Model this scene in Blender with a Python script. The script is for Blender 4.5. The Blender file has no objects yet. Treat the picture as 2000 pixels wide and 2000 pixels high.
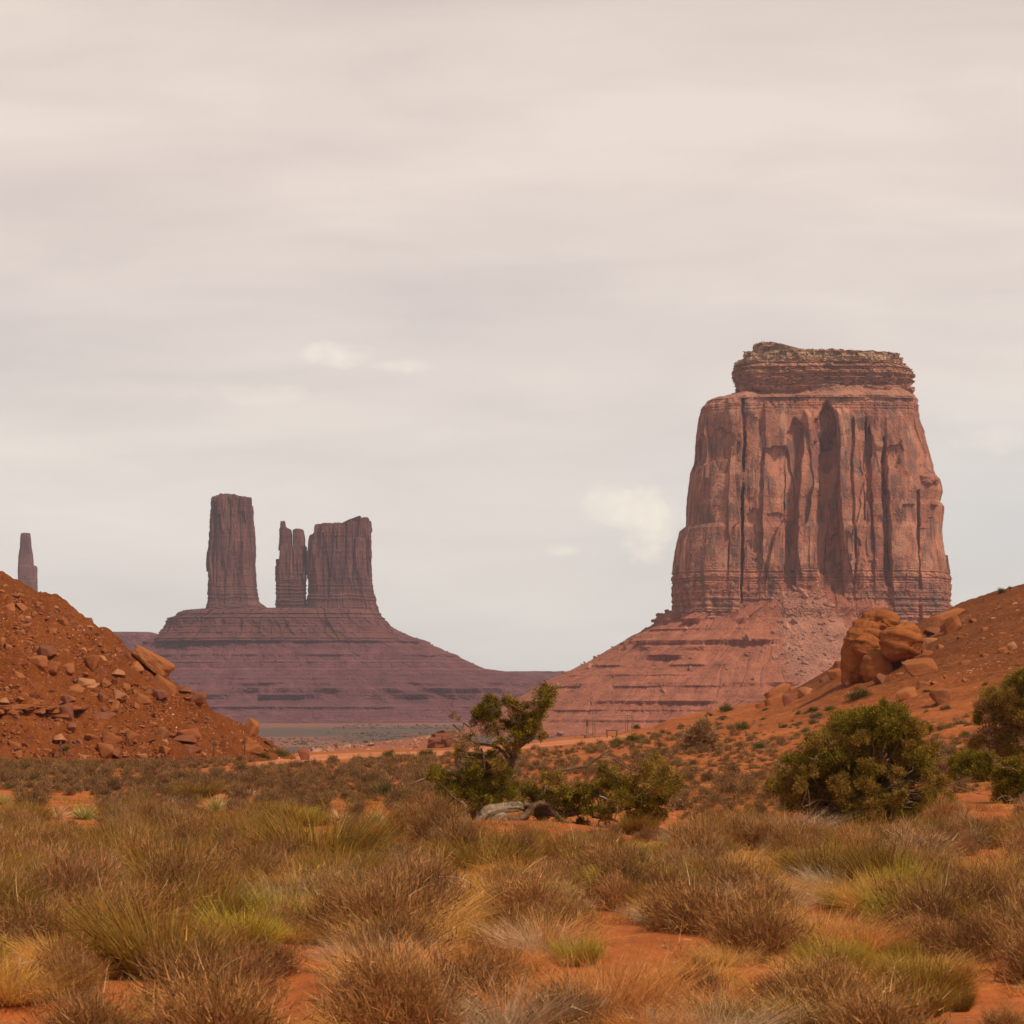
import bpy, bmesh, math, random
import numpy as np
from mathutils import Vector, Matrix, Euler, noise as mnoise

random.seed(7)
RNG = np.random.default_rng(11)
np.seterr(over='ignore', invalid='ignore')
SC = bpy.context.scene
COL = SC.collection
R = math.radians

# ---------------------------------------------------------------- camera, sky, sun, exposure
F = 5600.0      # focal length in photo pixels (photo is 2000 px wide)
CX = 1000.0     # principal column
HY = 1380.0     # row of the horizon
EYE = 3.2       # camera height in metres

cam_d = bpy.data.cameras.new("camera")
cam = bpy.data.objects.new("camera", cam_d)
COL.objects.link(cam)
cam.location = (0, 0, EYE)
cam.rotation_euler = (R(90), 0, 0)
cam_d.sensor_width = 36.0
cam_d.lens = F / 2000.0 * 36.0
cam_d.shift_y = (HY - 1000.0) / 2000.0
cam_d.clip_start = 0.5
cam_d.clip_end = 40000
cam_d.dof.use_dof = True
cam_d.dof.focus_distance = 900.0
cam_d.dof.aperture_fstop = 9.0
SC.camera = cam

SUN_EL, SUN_AZ = R(51), R(50)       # azimuth measured from straight behind the camera, positive = from the right
sun_dir = Vector((math.sin(SUN_AZ) * math.cos(SUN_EL), -math.cos(SUN_AZ) * math.cos(SUN_EL), math.sin(SUN_EL)))
sun_d = bpy.data.lights.new("sun", 'SUN')
sun_d.energy = 3.3
sun_d.angle = R(5)
sun_d.color = (1.0, 0.84, 0.60)
sun = bpy.data.objects.new("sun", sun_d)
COL.objects.link(sun)
sun.rotation_euler = (-sun_dir).to_track_quat('-Z', 'Y').to_euler()

SC.view_settings.view_transform = 'Standard'
SC.view_settings.look = 'None'
SC.view_settings.exposure = 0.0
SC.view_settings.gamma = 1.0
SC.render.engine = 'CYCLES'
SC.cycles.use_denoising = True
SC.cycles.max_bounces = 6
SC.cycles.diffuse_bounces = 3
SC.cycles.volume_bounces = 0
SC.cycles.transmission_bounces = 2
HAZE = 5.2e-5


class NT:
    """tiny node-tree writer"""
    def __init__(s, tree):
        s.t = tree
        s.t.nodes.clear()

    def n(s, typ, ins=None, **kw):
        nd = s.t.nodes.new(typ)
        for k, v in kw.items():
            setattr(nd, k, v)
        for k, v in (ins or {}).items():
            sock = nd.inputs[k]
            if isinstance(v, bpy.types.NodeSocket):
                s.t.links.new(v, sock)
            else:
                sock.default_value = v
        return nd

    def math(s, op, a, b=0.0, c=0.0, clamp=False):
        return s.n('ShaderNodeMath', {0: a, 1: b, 2: c}, operation=op, use_clamp=clamp).outputs[0]

    def ramp(s, fac, stops, interp='LINEAR'):
        nd = s.n('ShaderNodeValToRGB', {0: fac})
        cr = nd.color_ramp
        cr.interpolation = interp
        while len(cr.elements) < len(stops):
            cr.elements.new(0.5)
        for e, (p, c) in zip(cr.elements, stops):
            e.position = p
            e.color = (c, c, c, 1) if isinstance(c, (int, float)) else (*c, 1)
        return nd.outputs[0]

    def mix(s, fac, a, b, blend='MIX'):
        nd = s.n('ShaderNodeMix', {0: fac}, data_type='RGBA', blend_type=blend)
        for i, v in ((6, a), (7, b)):
            if isinstance(v, bpy.types.NodeSocket):
                s.t.links.new(v, nd.inputs[i])
            else:
                nd.inputs[i].default_value = (*v, 1)
        return nd.outputs[2]

    def noise(s, vec, scale, detail=4.0, rough=0.55, dist=0.0, out=0):
        return s.n('ShaderNodeTexNoise', {'Vector': vec, 'Scale': scale, 'Detail': detail, 'Roughness': rough,
                                          'Distortion': dist}).outputs[out]

    def scale(s, vec, sc, loc=(0, 0, 0)):
        return s.n('ShaderNodeMapping', {'Vector': vec, 'Scale': sc, 'Location': loc}).outputs[0]


world = bpy.data.worlds.new("World")
SC.world = world
world.use_nodes = True
w = NT(world.node_tree)
sky = w.n('ShaderNodeTexSky', sky_type='NISHITA', sun_disc=False, sun_elevation=SUN_EL, sun_rotation=R(180) - SUN_AZ,
          air_density=1.0, dust_density=3.0, ozone_density=1.0)
gen = w.n('ShaderNodeTexCoord').outputs['Generated']
sx = w.n('ShaderNodeSeparateXYZ', {0: gen})
ya = w.math('MAXIMUM', w.math('ABSOLUTE', sx.outputs[1]), 0.25)
u = w.math('DIVIDE', sx.outputs[0], ya)
v = w.math('DIVIDE', sx.outputs[2], ya)
uv = w.n('ShaderNodeCombineXYZ', {0: u, 1: v, 2: 0.0}).outputs[0]
# thin high overcast, warmer upwards, cooler towards the horizon; unseen dome overhead darkened to cut ambient light
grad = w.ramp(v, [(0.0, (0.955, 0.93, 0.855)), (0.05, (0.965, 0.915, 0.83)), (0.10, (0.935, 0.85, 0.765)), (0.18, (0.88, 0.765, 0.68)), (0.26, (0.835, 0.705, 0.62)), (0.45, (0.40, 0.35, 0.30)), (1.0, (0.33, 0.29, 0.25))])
n1 = w.noise(w.scale(uv, (9, 40, 1)), 1.0, 7, 0.55, 0.35)
n2 = w.noise(w.scale(uv, (2.2, 14, 1), (3.1, 1.7, 0)), 1.0, 3, 0.5, 0.4)
st = w.math('MULTIPLY_ADD', n1, 0.55, w.math('MULTIPLY', n2, 0.75))
cl = w.mix(w.ramp(st, [(0.45, 0.0), (0.82, 1.0)]), (0.83, 0.82, 0.85), (1.06, 1.055, 1.045))
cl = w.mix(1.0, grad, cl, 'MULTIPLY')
# bluish thinner patch low on the right
blu = w.math('MULTIPLY', w.ramp(u, [(0.02, 0.0), (0.17, 1.0)]), w.ramp(v, [(0.02, 0.0), (0.06, 1.0), (0.12, 0.0)]))
cl = w.mix(w.math('MULTIPLY', blu, 0.55), cl, (0.70, 0.735, 0.745))


def puff(u0, v0, ru, rv, amp, seed):
    a = w.math('POWER', w.math('ABSOLUTE', w.math('DIVIDE', w.math('SUBTRACT', u, u0), ru)), 2.0)
    b = w.math('POWER', w.math('ABSOLUTE', w.math('DIVIDE', w.math('SUBTRACT', v, v0), rv)), 2.0)
    nn = w.noise(w.scale(uv, (70, 85, 1), (seed, seed, 0)), 1.0, 5, 0.55, 0.3)
    m = w.math('ADD', w.math('SUBTRACT', 1.0, w.math('ADD', a, b)), w.math('MULTIPLY', w.math('SUBTRACT', nn, 0.5), 3.2))
    det = w.noise(w.scale(uv, (120, 150, 1), (seed, 0, 0)), 1.0, 5, 0.6, 0.3)
    m = w.math('MULTIPLY', w.ramp(m, [(-0.0, 0.0), (1.0, 1.0)]), w.ramp(det, [(0.3, 0.62), (0.62, 1.0)]))
    return w.math('MULTIPLY', m, amp)


def px_uv(px, py):
    return (px - CX) / F, (HY - py) / F


for (px, py, rx, ry, amp, sd) in ((1262, 1022, 66, 74, 1.0, 1.3), (1205, 980, 90, 48, 0.6, 4.1), (1098, 1075, 42, 17, 0.9, 7.7), (650, 695, 85, 30, 0.6, 9.2),
                                  (790, 715, 70, 14, 0.3, 2.9), (1950, 860, 100, 30, 0.3, 5.5), (500, 770, 160, 22, 0.22, 6.4)):
    a0, b0 = px_uv(px, py)
    cl = w.mix(puff(a0, b0, rx / F, ry / F, amp, sd), cl, (1.16, 1.05, 0.88))
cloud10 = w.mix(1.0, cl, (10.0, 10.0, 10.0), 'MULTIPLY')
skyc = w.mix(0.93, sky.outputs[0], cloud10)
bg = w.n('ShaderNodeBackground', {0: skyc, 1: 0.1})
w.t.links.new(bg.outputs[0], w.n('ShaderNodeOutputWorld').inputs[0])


# ---------------------------------------------------------------- numpy noise
def _h(ix, iy, iz, seed):
    if True:
        h = (ix * np.uint32(374761393) + iy * np.uint32(668265263)
             + iz * np.uint32(2147483647) + np.uint32((seed * 1013904223) & 0xffffffff))
        h = (h ^ (h >> np.uint32(13))) * np.uint32(1274126177)
        h = (h ^ (h >> np.uint32(16))) * np.uint32(2246822519)
        h = h ^ (h >> np.uint32(15))
    return h.astype(np.float64) / 2147483648.0 - 1.0


def vn(x, y=0.0, z=0.0, seed=0):
    """value noise in -1..1"""
    flat = np.ndim(z) == 0 and float(z) == math.floor(float(z))
    x, y, z = np.broadcast_arrays(np.asarray(x, float), np.asarray(y, float), np.asarray(z, float))
    xf, yf, zf = np.floor(x), np.floor(y), np.floor(z)
    ix, iy, iz = np.atleast_1d(xf).astype(np.int64).astype(np.uint32), np.atleast_1d(yf).astype(np.int64).astype(np.uint32), np.atleast_1d(zf).astype(np.int64).astype(np.uint32)
    fx, fy, fz = x - xf, y - yf, z - zf
    fx, fy, fz = (t * t * t * (t * (t * 6 - 15) + 10) for t in (fx, fy, fz))
    r = 0
    for dx in (0, 1):
        wx = fx if dx else 1 - fx
        for dy in (0, 1):
            wy = fy if dy else 1 - fy
            for dz in (0, 1):
                if dz and flat:
                    continue
                wz = fz if dz else 1 - fz
                r = r + wx * wy * wz * _h(ix + np.uint32(dx), iy + np.uint32(dy), iz + np.uint32(dz), seed).reshape(x.shape)
    return r


def fbm(x, y=0.0, z=0.0, o=4, seed=0, g=0.5):
    a, s, t = 1.0, 0.0, 0.0
    x, y, z = np.asarray(x, float), np.asarray(y, float), np.asarray(z, float)
    for i in range(o):
        s = s + a * vn(x, y, z, seed + i * 17)
        t += a
        a *= g
        x, y, z = x * 2.03 + 5.1, y * 2.03 + 1.7, (z * 2 + 9 if np.ndim(z) == 0 else z * 2.03 + 9.3)
    return s / t


def smooth(e0, e1, x):
    t = np.clip((x - e0) / (e1 - e0), 0, 1)
    return t * t * (3 - 2 * t)


# ---------------------------------------------------------------- object helpers
def tag(o, label=None, cat=None, group=None, kind=None):
    if label: o['label'] = label
    if cat: o['category'] = cat
    if group: o['group'] = group
    if kind: o['kind'] = kind
    return o


def empty(name, loc=(0, 0, 0), label=None, cat=None, group=None, rz=0.0):
    o = bpy.data.objects.new(name, None)
    o.empty_display_size = 0.2
    COL.objects.link(o)
    o.location = loc
    o.rotation_euler = (0, 0, rz)
    return tag(o, label, cat, group)


def np_mesh(name, verts, faces, mat=None, cols=None, smooth_shade=False):
    """verts Nx3, faces Mx3 or Mx4 arrays; cols Nx3 per vertex"""
    verts = np.asarray(verts, np.float32)
    faces = np.asarray(faces, np.int32)
    me = bpy.data.meshes.new(name)
    k = faces.shape[1]
    me.vertices.add(len(verts))
    me.vertices.foreach_set('co', verts.ravel())
    me.loops.add(faces.size)
    me.loops.foreach_set('vertex_index', faces.ravel())
    me.polygons.add(len(faces))
    me.polygons.foreach_set('loop_start', np.arange(0, faces.size, k, dtype=np.int32))
    me.polygons.foreach_set('loop_total', np.full(len(faces), k, np.int32))
    me.polygons.foreach_set('use_smooth', np.full(len(faces), smooth_shade, bool))
    me.update(calc_edges=True)
    if cols is not None:
        ca = me.color_attributes.new('Col', 'FLOAT_COLOR', 'POINT')
        c4 = np.ones((len(verts), 4), np.float32)
        c4[:, :3] = cols
        ca.data.foreach_set('color', c4.ravel())
    me.validate()
    if mat: me.materials.append(mat)
    return me


def link(name, me, parent=None, loc=None):
    o = bpy.data.objects.new(name, me)
    COL.objects.link(o)
    if parent: o.parent = parent
    if loc is not None: o.location = loc
    return o


def grid_faces(nr, nc, wrap=False):
    r = np.arange(nr - 1)[:, None]
    c = np.arange(nc if wrap else nc - 1)[None, :]
    c2 = (c + 1) % nc
    return np.stack([r * nc + c, r * nc + c2, (r + 1) * nc + c2, (r + 1) * nc + c], -1).reshape(-1, 4)


# ---------------------------------------------------------------- materials
def mat_new(name):
    m = bpy.data.materials.new(name)
    m.use_nodes = True
    return m, NT(m.node_tree)


def finish(nt, col, rough=0.9, spec=0.15, bump=None, bump_s=0.5, bump_d=1.0, translucent=0.0):
    ins = {'Base Color': col, 'Roughness': rough, 'Specular IOR Level': spec}
    if bump is not None:
        ins['Normal'] = nt.n('ShaderNodeBump', {'Height': bump, 'Strength': bump_s, 'Distance': bump_d}).outputs[0]
    p = nt.n('ShaderNodeBsdfPrincipled', ins).outputs[0]
    if translucent:
        tr = nt.n('ShaderNodeBsdfTranslucent', {0: col}).outputs[0]
        p = nt.n('ShaderNodeMixShader', {0: translucent, 1: p, 2: tr}).outputs[0]
    nt.t.links.new(p, nt.n('ShaderNodeOutputMaterial').inputs[0])


def butte_mat(name, band_cols, u_m, streak=0.5, streak_col=(0.10, 0.075, 0.07), pale=0.0, band_scale=1.0, bump_d=2.0, fresh=(0.62, 0.30, 0.20), varn=(0.20, 0.122, 0.106)):
    """bedded, streaked sandstone; u_m = metres of one photo pixel at that butte"""
    m, t = mat_new(name)
    pos = t.n('ShaderNodeNewGeometry').outputs['Position']
    s = 1.0 / u_m
    wob = t.noise(t.scale(pos, (0.02 * s,) * 3), 1.0, 3)
    zz = t.n('ShaderNodeSeparateXYZ', {0: pos}).outputs[2]
    zb = t.math('ADD', t.math('MULTIPLY', zz, 0.05 * s * band_scale), t.math('MULTIPLY', wob, 0.8))
    zv = t.n('ShaderNodeCombineXYZ', {0: 0.0, 1: 0.0, 2: zb}).outputs[0]
    nb = t.noise(zv, 3.0, 5, 0.7)
    k = len(band_cols)
    col = t.ramp(nb, [(0.30 + 0.40 * i / (k - 1), c) for i, c in enumerate(band_cols)])
    blotch = t.noise(t.scale(pos, (0.035 * s, 0.035 * s, 0.012 * s)), 1.0, 5, 0.6, 0.4)
    col = t.mix(t.ramp(blotch, [(0.35, 0.0), (0.7, 1.0)]), t.mix(1.0, col, (0.74, 0.71, 0.74), 'MULTIPLY'), t.mix(1.0, col, (1.28, 1.25, 1.22), 'MULTIPLY'))
    if streak:
        sn = t.noise(t.scale(pos, (0.11 * s, 0.11 * s, 0.0075 * s)), 1.0, 5, 0.62, 0.3)
        sm = t.noise(t.scale(pos, (0.02 * s, 0.02 * s, 0.012 * s), (5, 2, 1)), 1.0, 2)
        f = t.math('MULTIPLY', t.ramp(sn, [(0.45, 0.0), (0.60, 1.0)]), t.ramp(sm, [(0.40, 0.15), (0.62, 1.0)]))
        col = t.mix(t.math('MULTIPLY', f, streak), col, streak_col)
        fine = t.noise(t.scale(pos, (0.35 * s, 0.35 * s, 0.03 * s)), 1.0, 3, 0.6)
        col = t.mix(1.0, col, t.ramp(fine, [(0.3, 0.95), (0.7, 1.04)]), 'MULTIPLY')
        vn_ = t.noise(t.scale(pos, (0.045 * s, 0.045 * s, 0.022 * s), (9, 1, 4)), 1.0, 4, 0.55, 0.2)
        col = t.mix(t.math('MULTIPLY', t.ramp(vn_, [(0.515, 0.0), (0.56, 1.0)]), streak * 0.75), col, varn)
        fr_ = t.noise(t.scale(pos, (0.030 * s, 0.030 * s, 0.013 * s), (2, 7, 3)), 1.0, 5, 0.5, 0.25)
        col = t.mix(t.math('MULTIPLY', t.ramp(fr_, [(0.545, 0.0), (0.575, 1.0)]), streak * 0.8), col, fresh)
    if pale:
        sp = t.noise(t.scale(pos, (0.25 * s,) * 3), 1.0, 4, 0.7)
        col = t.mix(t.math('MULTIPLY', t.ramp(sp, [(0.5, 0.0), (0.68, 1.0)]), pale), col, (0.50, 0.33, 0.24))
    g = t.noise(t.scale(pos, (0.5 * s,) * 3), 1.0, 4, 0.65)
    col = t.mix(1.0, col, t.ramp(g, [(0.3, 0.82), (0.7, 1.16)]), 'MULTIPLY')
    finish(t, col, 0.95, 0.1, g, 0.6, bump_d)
    return m


def sand_mat(name, gravel=0.4):
    m, t = mat_new(name)
    pos = t.n('ShaderNodeNewGeometry').outputs['Position']
    att = t.n('ShaderNodeAttribute', attribute_name='Col').outputs['Color']
    a = t.noise(t.scale(pos, (0.22, 0.08, 0.3)), 1.0, 5, 0.6, 0.5)
    b = t.noise(t.scale(pos, (2.5, 1.2, 2.5)), 1.0, 5, 0.65)
    col = t.mix(1.0, att, t.ramp(a, [(0.3, (0.80, 0.74, 0.72)), (0.7, (1.14, 1.16, 1.18))]), 'MULTIPLY')
    col = t.mix(1.0, col, t.ramp(b, [(0.3, 0.72), (0.7, 1.22)]), 'MULTIPLY')
    vo = t.n('ShaderNodeTexVoronoi', {'Vector': pos, 'Scale': 4.2})
    rnd = t.n('ShaderNodeSeparateColor', {0: vo.outputs['Color']})
    big = t.math('MULTIPLY', t.math('LESS_THAN', vo.outputs['Distance'], t.math('MULTIPLY', rnd.outputs[0], 0.42)), t.math('GREATER_THAN', rnd.outputs[1], 1.0 - gravel))
    vo2 = t.n('ShaderNodeTexVoronoi', {'Vector': pos, 'Scale': 13.0})
    r2 = t.n('ShaderNodeSeparateColor', {0: vo2.outputs['Color']})
    peb = t.math('MULTIPLY', t.math('LESS_THAN', vo2.outputs['Distance'], t.math('MULTIPLY', r2.outputs[0], 0.45)), t.math('GREATER_THAN', r2.outputs[1], 0.72))
    col = t.mix(peb, col, t.ramp(r2.outputs[2], [(0.0, (0.16, 0.055, 0.03)), (0.6, (0.34, 0.13, 0.07)), (0.9, (0.50, 0.29, 0.19))]))
    patch = t.ramp(t.noise(t.scale(pos, (0.13, 0.13, 0.13)), 1.0, 3), [(0.42, 0.0), (0.6, 1.0)])
    col = t.mix(t.math('MULTIPLY', big, patch), col, t.ramp(rnd.outputs[2], [(0.0, (0.22, 0.08, 0.05)), (0.55, (0.40, 0.16, 0.09)), (0.86, (0.46, 0.24, 0.15)), (0.93, (0.62, 0.47, 0.38))]))
    h = t.math('ADD', b, t.math('MULTIPLY', big, 0.5))
    finish(t, col, 0.95, 0.08, h, 0.5, 0.12)
    return m


def rock_mat(name, c0, c1, c2, smooth_=0.0):
    """loose sandstone blocks, colour differs a little from block to block"""
    m, t = mat_new(name)
    pos = t.n('ShaderNodeTexCoord').outputs['Object']
    rnd = t.n('ShaderNodeObjectInfo').outputs['Random']
    off = t.n('ShaderNodeCombineXYZ', {0: t.math('MULTIPLY', rnd, 37.0), 1: t.math('MULTIPLY', rnd, 11.0), 2: 0.0}).outputs[0]
    p2 = t.n('ShaderNodeVectorMath', {0: pos, 1: off}, operation='ADD').outputs[0]
    a = t.noise(p2, 1.1, 5, 0.6, 0.4)
    st = t.noise(t.scale(p2, (0.5, 0.5, 7)), 1.0, 3, 0.6, 0.3)
    col = t.mix(t.ramp(rnd, [(0.0, 0.0), (1.0, 1.0)]), c0, c1)
    col = t.mix(t.ramp(a, [(0.45, 0.0), (0.75, 0.8)]), col, c2)
    if smooth_:
        st = t.noise(p2, 0.5, 5, 0.6, 0.5)
        bedl = t.noise(t.scale(p2, (0.25, 0.25, 2.2)), 1.0, 4, 0.6, 0.6)
        col = t.mix(1.0, col, t.ramp(bedl, [(0.35, 0.80), (0.65, 1.15)]), 'MULTIPLY')
        st = t.math('ADD', st, t.math('MULTIPLY', bedl, 2.0))
        rid = t.math('ABSOLUTE', t.math('SUBTRACT', t.noise(t.scale(p2, (0.30, 0.30, 0.42)), 1.0, 4, 0.5, 0.8), 0.5))
        crack = t.ramp(rid, [(0.0, 1.0), (0.010, 0.0)])
        col = t.mix(t.math('MULTIPLY', crack, 0.6), col, (0.12, 0.04, 0.018))
        stn = t.noise(t.scale(p2, (0.9, 0.9, 0.25)), 1.0, 4, 0.6)
        col = t.mix(t.math('MULTIPLY', t.ramp(stn, [(0.5, 0.0), (0.68, 1.0)]), 0.45), col, (0.20, 0.066, 0.026))
    col = t.mix(1.0, col, t.ramp(st, [(0.3, 0.84), (0.7, 1.12)]), 'MULTIPLY')
    g = t.noise(p2, 14.0, 4, 0.65)
    col = t.mix(1.0, col, t.ramp(g, [(0.3, 0.85), (0.7, 1.12)]), 'MULTIPLY')
    finish(t, col, 0.92, 0.12, t.math('ADD', t.math('MULTIPLY', g, 0.3), st), 0.5, 0.08)
    return m


def leaf_mat(name, gain=(1, 1, 1), translucent=0.22, vary=0.3):
    m, t = mat_new(name)
    att = t.n('ShaderNodeAttribute', attribute_name='Col').outputs['Color']
    rnd = t.n('ShaderNodeObjectInfo').outputs['Random']
    col = t.mix(1.0, att, gain, 'MULTIPLY')
    col = t.mix(1.0, col, t.ramp(rnd, [(0.0, (1 - vary, 1 - vary * 1.1, 1 - vary)), (0.5, (1.0, 1.0, 1.0)), (1.0, (1 + vary, 1 + vary * 0.9, 1 + vary * 0.7))]), 'MULTIPLY')
    finish(t, col, 0.85, 0.08, translucent=translucent)
    return m


def wood_mat(name, c0, c1, sc=6.0):
    m, t = mat_new(name)
    pos = t.n('ShaderNodeTexCoord').outputs['Object']
    a = t.noise(t.scale(pos, (sc, sc, sc * 0.6)), 1.0, 5, 0.65, 1.2)
    col = t.ramp(a, [(0.3, c0), (0.7, c1)])
    finish(t, col, 0.9, 0.1, a, 0.8, 0.03)
    return m
# ---------------------------------------------------------------- terrain
DC = 280.0                      # distance at which the near plateau ends
CREST = np.array([(-600, 1473), (560, 1473), (620, 1470), (700, 1466), (800, 1464), (862, 1462), (950, 1455), (1050, 1446), (1100, 1440), (1150, 1437), (1200, 1432),
                  (1250, 1421), (1300, 1407), (1400, 1388), (1480, 1374), (1560, 1346), (1640, 1297), (1720, 1262), (1800, 1217),
                  (1840, 1200), (1880, 1183), (1940, 1161), (2000, 1144), (2100, 1105), (2300, 1030), (2700, 940)], float)
RIDGE = np.array([(540, 1500), (590, 1466), (680, 1456), (760, 1449), (820, 1441), (870, 1434), (905, 1440), (960, 1500)], float)
VALLEY = -18.0
PEAK_X, PEAK_Y = -43.6, 222.0
LEFT = np.array([(0, 13.9), (4, 13.2), (8, 11.6), (11.9, 8.9), (15.9, 5.5), (20.6, 2.3), (25.4, -0.5), (28, -1.6), (60, -12)], float)


def base_h(x, d):
    """near plateau, right-hand hill, drop to the valley floor (no left hill)"""
    x = np.asarray(x, float)
    d = np.asarray(d, float)
    dd = np.maximum(d, 5.0)
    px = CX + F * x / dd
    zc = EYE + (HY - np.interp(px, CREST[:, 0], CREST[:, 1])) * DC / F
    s = np.clip((d - 66) / (DC - 66), 0, 1)
    near = zc * s ** 1.35
    t = np.clip((d - DC) / 240.0, 0, 1)
    far = zc + (VALLEY - zc) * (t * t * (3 - 2 * t))
    z = np.where(d <= DC, near, far)
    # low mounds under the brush
    fade = np.clip((240 - d) / 170, 0.0, 1)
    z = z + 0.34 * fbm(x / 7.0, d / 9.0, 0, 3, 3) * fade * np.clip((d + 40) / 60, 0, 1) + 0.10 * fbm(x / 1.7, d / 1.7, 0, 2, 5) * fade
    z = z + 0.5 * fbm(x / 9.0, d / 9.0, 0, 4, 8) * smooth(1350, 1700, px) * smooth(110, 190, d) * (d < DC + 120)
    # rubble bank beyond the road
    zr = EYE + (HY - np.interp(px, RIDGE[:, 0], RIDGE[:, 1], left=1600, right=1600)) * 620 / F
    bump = np.maximum(zr - VALLEY, 0) * np.exp(-((d - 640) / np.where(d < 640, 80.0, 130.0)) ** 2)
    z = np.where(d > DC + 60, np.maximum(z, VALLEY + bump), z)
    vf = smooth(350, 700, d)
    return z + vf * 1.2 * fbm(x / 60.0, d / 60.0, 0, 4, 12)


def left_h(x, d):
    x = np.asarray(x, float)
    d = np.asarray(d, float)
    dx = x - PEAK_X
    dx = np.where(dx < 0, dx * 0.22, dx)
    dy = d - PEAK_Y
    dy = np.where(dy > 0, dy * 0.7, dy)
    r = np.hypot(dx, dy)
    r = r * (1 + 0.05 * fbm(x / 6, d / 6, 0, 3, 21))
    z = np.interp(r, LEFT[:, 0], LEFT[:, 1])
    a = np.clip(z / 3.0, 0, 1)
    z = z + (0.75 * fbm(x / 4.0, d / 4.0, 0, 4, 22, 0.6)) * a
    # bedded ledges that come and go
    for (zl, h, wid, sd) in ((3.0, 0.75, 2.2, 31), (5.7, 0.4, 1.6, 32), (1.6, 0.35, 1.4, 33), (8.2, 0.35, 1.5, 34)):
        m = np.clip(fbm(x / 7.0, d / 15.0, 0, 3, sd) * 2.6 + (0.9 if sd == 31 else 0.0) * (x < -36) + 0.15, 0, 1)
        zz = z + 0.25 * fbm(x / 2.0, d / 6.0, 0, 2, sd + 50)
        z = z + m * h * np.where(zz < zl, np.clip((zz - (zl - 0.28)) / 0.28, 0, 1), np.clip(1 - (zz - zl) / wid, 0, 1))
    return z


def terrain(x, d):
    return np.maximum(base_h(x, d), left_h(x, d))


_DS = np.concatenate([np.geomspace(14, 90, 160), np.geomspace(90.5, 420, 420)])
_PXS = np.arange(-240, 2260, 4.0)
_ZT = terrain(((_PXS - CX) / F)[:, None] * _DS[None, :], np.broadcast_to(_DS[None, :], (len(_PXS), len(_DS))))


def drop(px, py):
    """where the view rays through photo pixels meet the near terrain -> (x, d, z), nan if they miss"""
    px, py = np.atleast_1d(np.asarray(px, float)), np.atleast_1d(np.asarray(py, float))
    ax, az = (px - CX) / F, (HY - py) / F
    D = _DS[None, :]
    fi = np.clip((px - _PXS[0]) / 4.0, 0, len(_PXS) - 1.001)
    i0 = fi.astype(int)
    fr = (fi - i0)[:, None]
    gap = EYE + az[:, None] * D - (_ZT[i0] * (1 - fr) + _ZT[i0 + 1] * fr)
    below = gap <= 0
    i = np.argmax(below, 1)
    ok = below.any(1) & (i > 0)
    i = np.clip(i, 1, None)
    rr = np.arange(len(px))
    g0, g1 = gap[rr, i - 1], gap[rr, i]
    t = g0 / (g0 - g1 + 1e-9)
    d = _DS[i - 1] + (_DS[i] - _DS[i - 1]) * t
    d = np.where(ok, d, np.nan)
    return np.stack([ax * d, d, terrain(ax * d, np.where(ok, d, 50.0))], 1)


SAND = np.array((0.43, 0.130, 0.040))
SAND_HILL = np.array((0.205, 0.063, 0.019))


def sand_cols(x, d, base=SAND):
    n = fbm(x / 5.0, d / 12.0, 0, 4, 41)[:, None]
    c = base * (1 + 0.12 * n)
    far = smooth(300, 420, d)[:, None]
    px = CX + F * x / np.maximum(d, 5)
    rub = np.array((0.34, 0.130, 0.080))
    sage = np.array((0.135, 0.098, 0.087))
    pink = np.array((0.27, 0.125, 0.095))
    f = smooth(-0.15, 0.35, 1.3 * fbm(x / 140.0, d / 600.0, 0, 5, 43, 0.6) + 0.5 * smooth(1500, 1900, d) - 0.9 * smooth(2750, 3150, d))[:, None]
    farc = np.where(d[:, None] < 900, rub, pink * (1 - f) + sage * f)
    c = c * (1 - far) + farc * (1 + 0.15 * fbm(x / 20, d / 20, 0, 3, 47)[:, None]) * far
    return c


M_SAND = sand_mat("red_sand", 0.5)
M_SLOPE = sand_mat("red_slope_sand", 0.6)

# the one ground sheet, to the horizon; it dips under the two hills that lie on it
gd = np.concatenate([np.linspace(-60, 11, 30), np.geomspace(12, 420, 620), np.geomspace(424, 9000, 260)])
gu = np.concatenate([np.linspace(-0.75, -0.22, 60), np.linspace(-0.218, 0.218, 360), np.linspace(0.22, 0.75, 60)])
GD, GU = np.meshgrid(gd, gu, indexing='ij')
GX = GU * (40 + np.maximum(GD, 0))


def hill_edge(x, d):
    px = CX + F * x / np.maximum(d, 5)
    return smooth(1230, 1330, px) * smooth(98, 115, d) * (1 - smooth(330, 350, d))


GZ = base_h(GX, GD) - 0.7 * hill_edge(GX, GD)
gx, gdv, gz = GX.ravel(), GD.ravel(), GZ.ravel()
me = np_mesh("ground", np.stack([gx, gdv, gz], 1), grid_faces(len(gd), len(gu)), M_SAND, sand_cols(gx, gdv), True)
tag(link("ground", me), "flat red sand plain running out to the valley floor", kind='structure')

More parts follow.
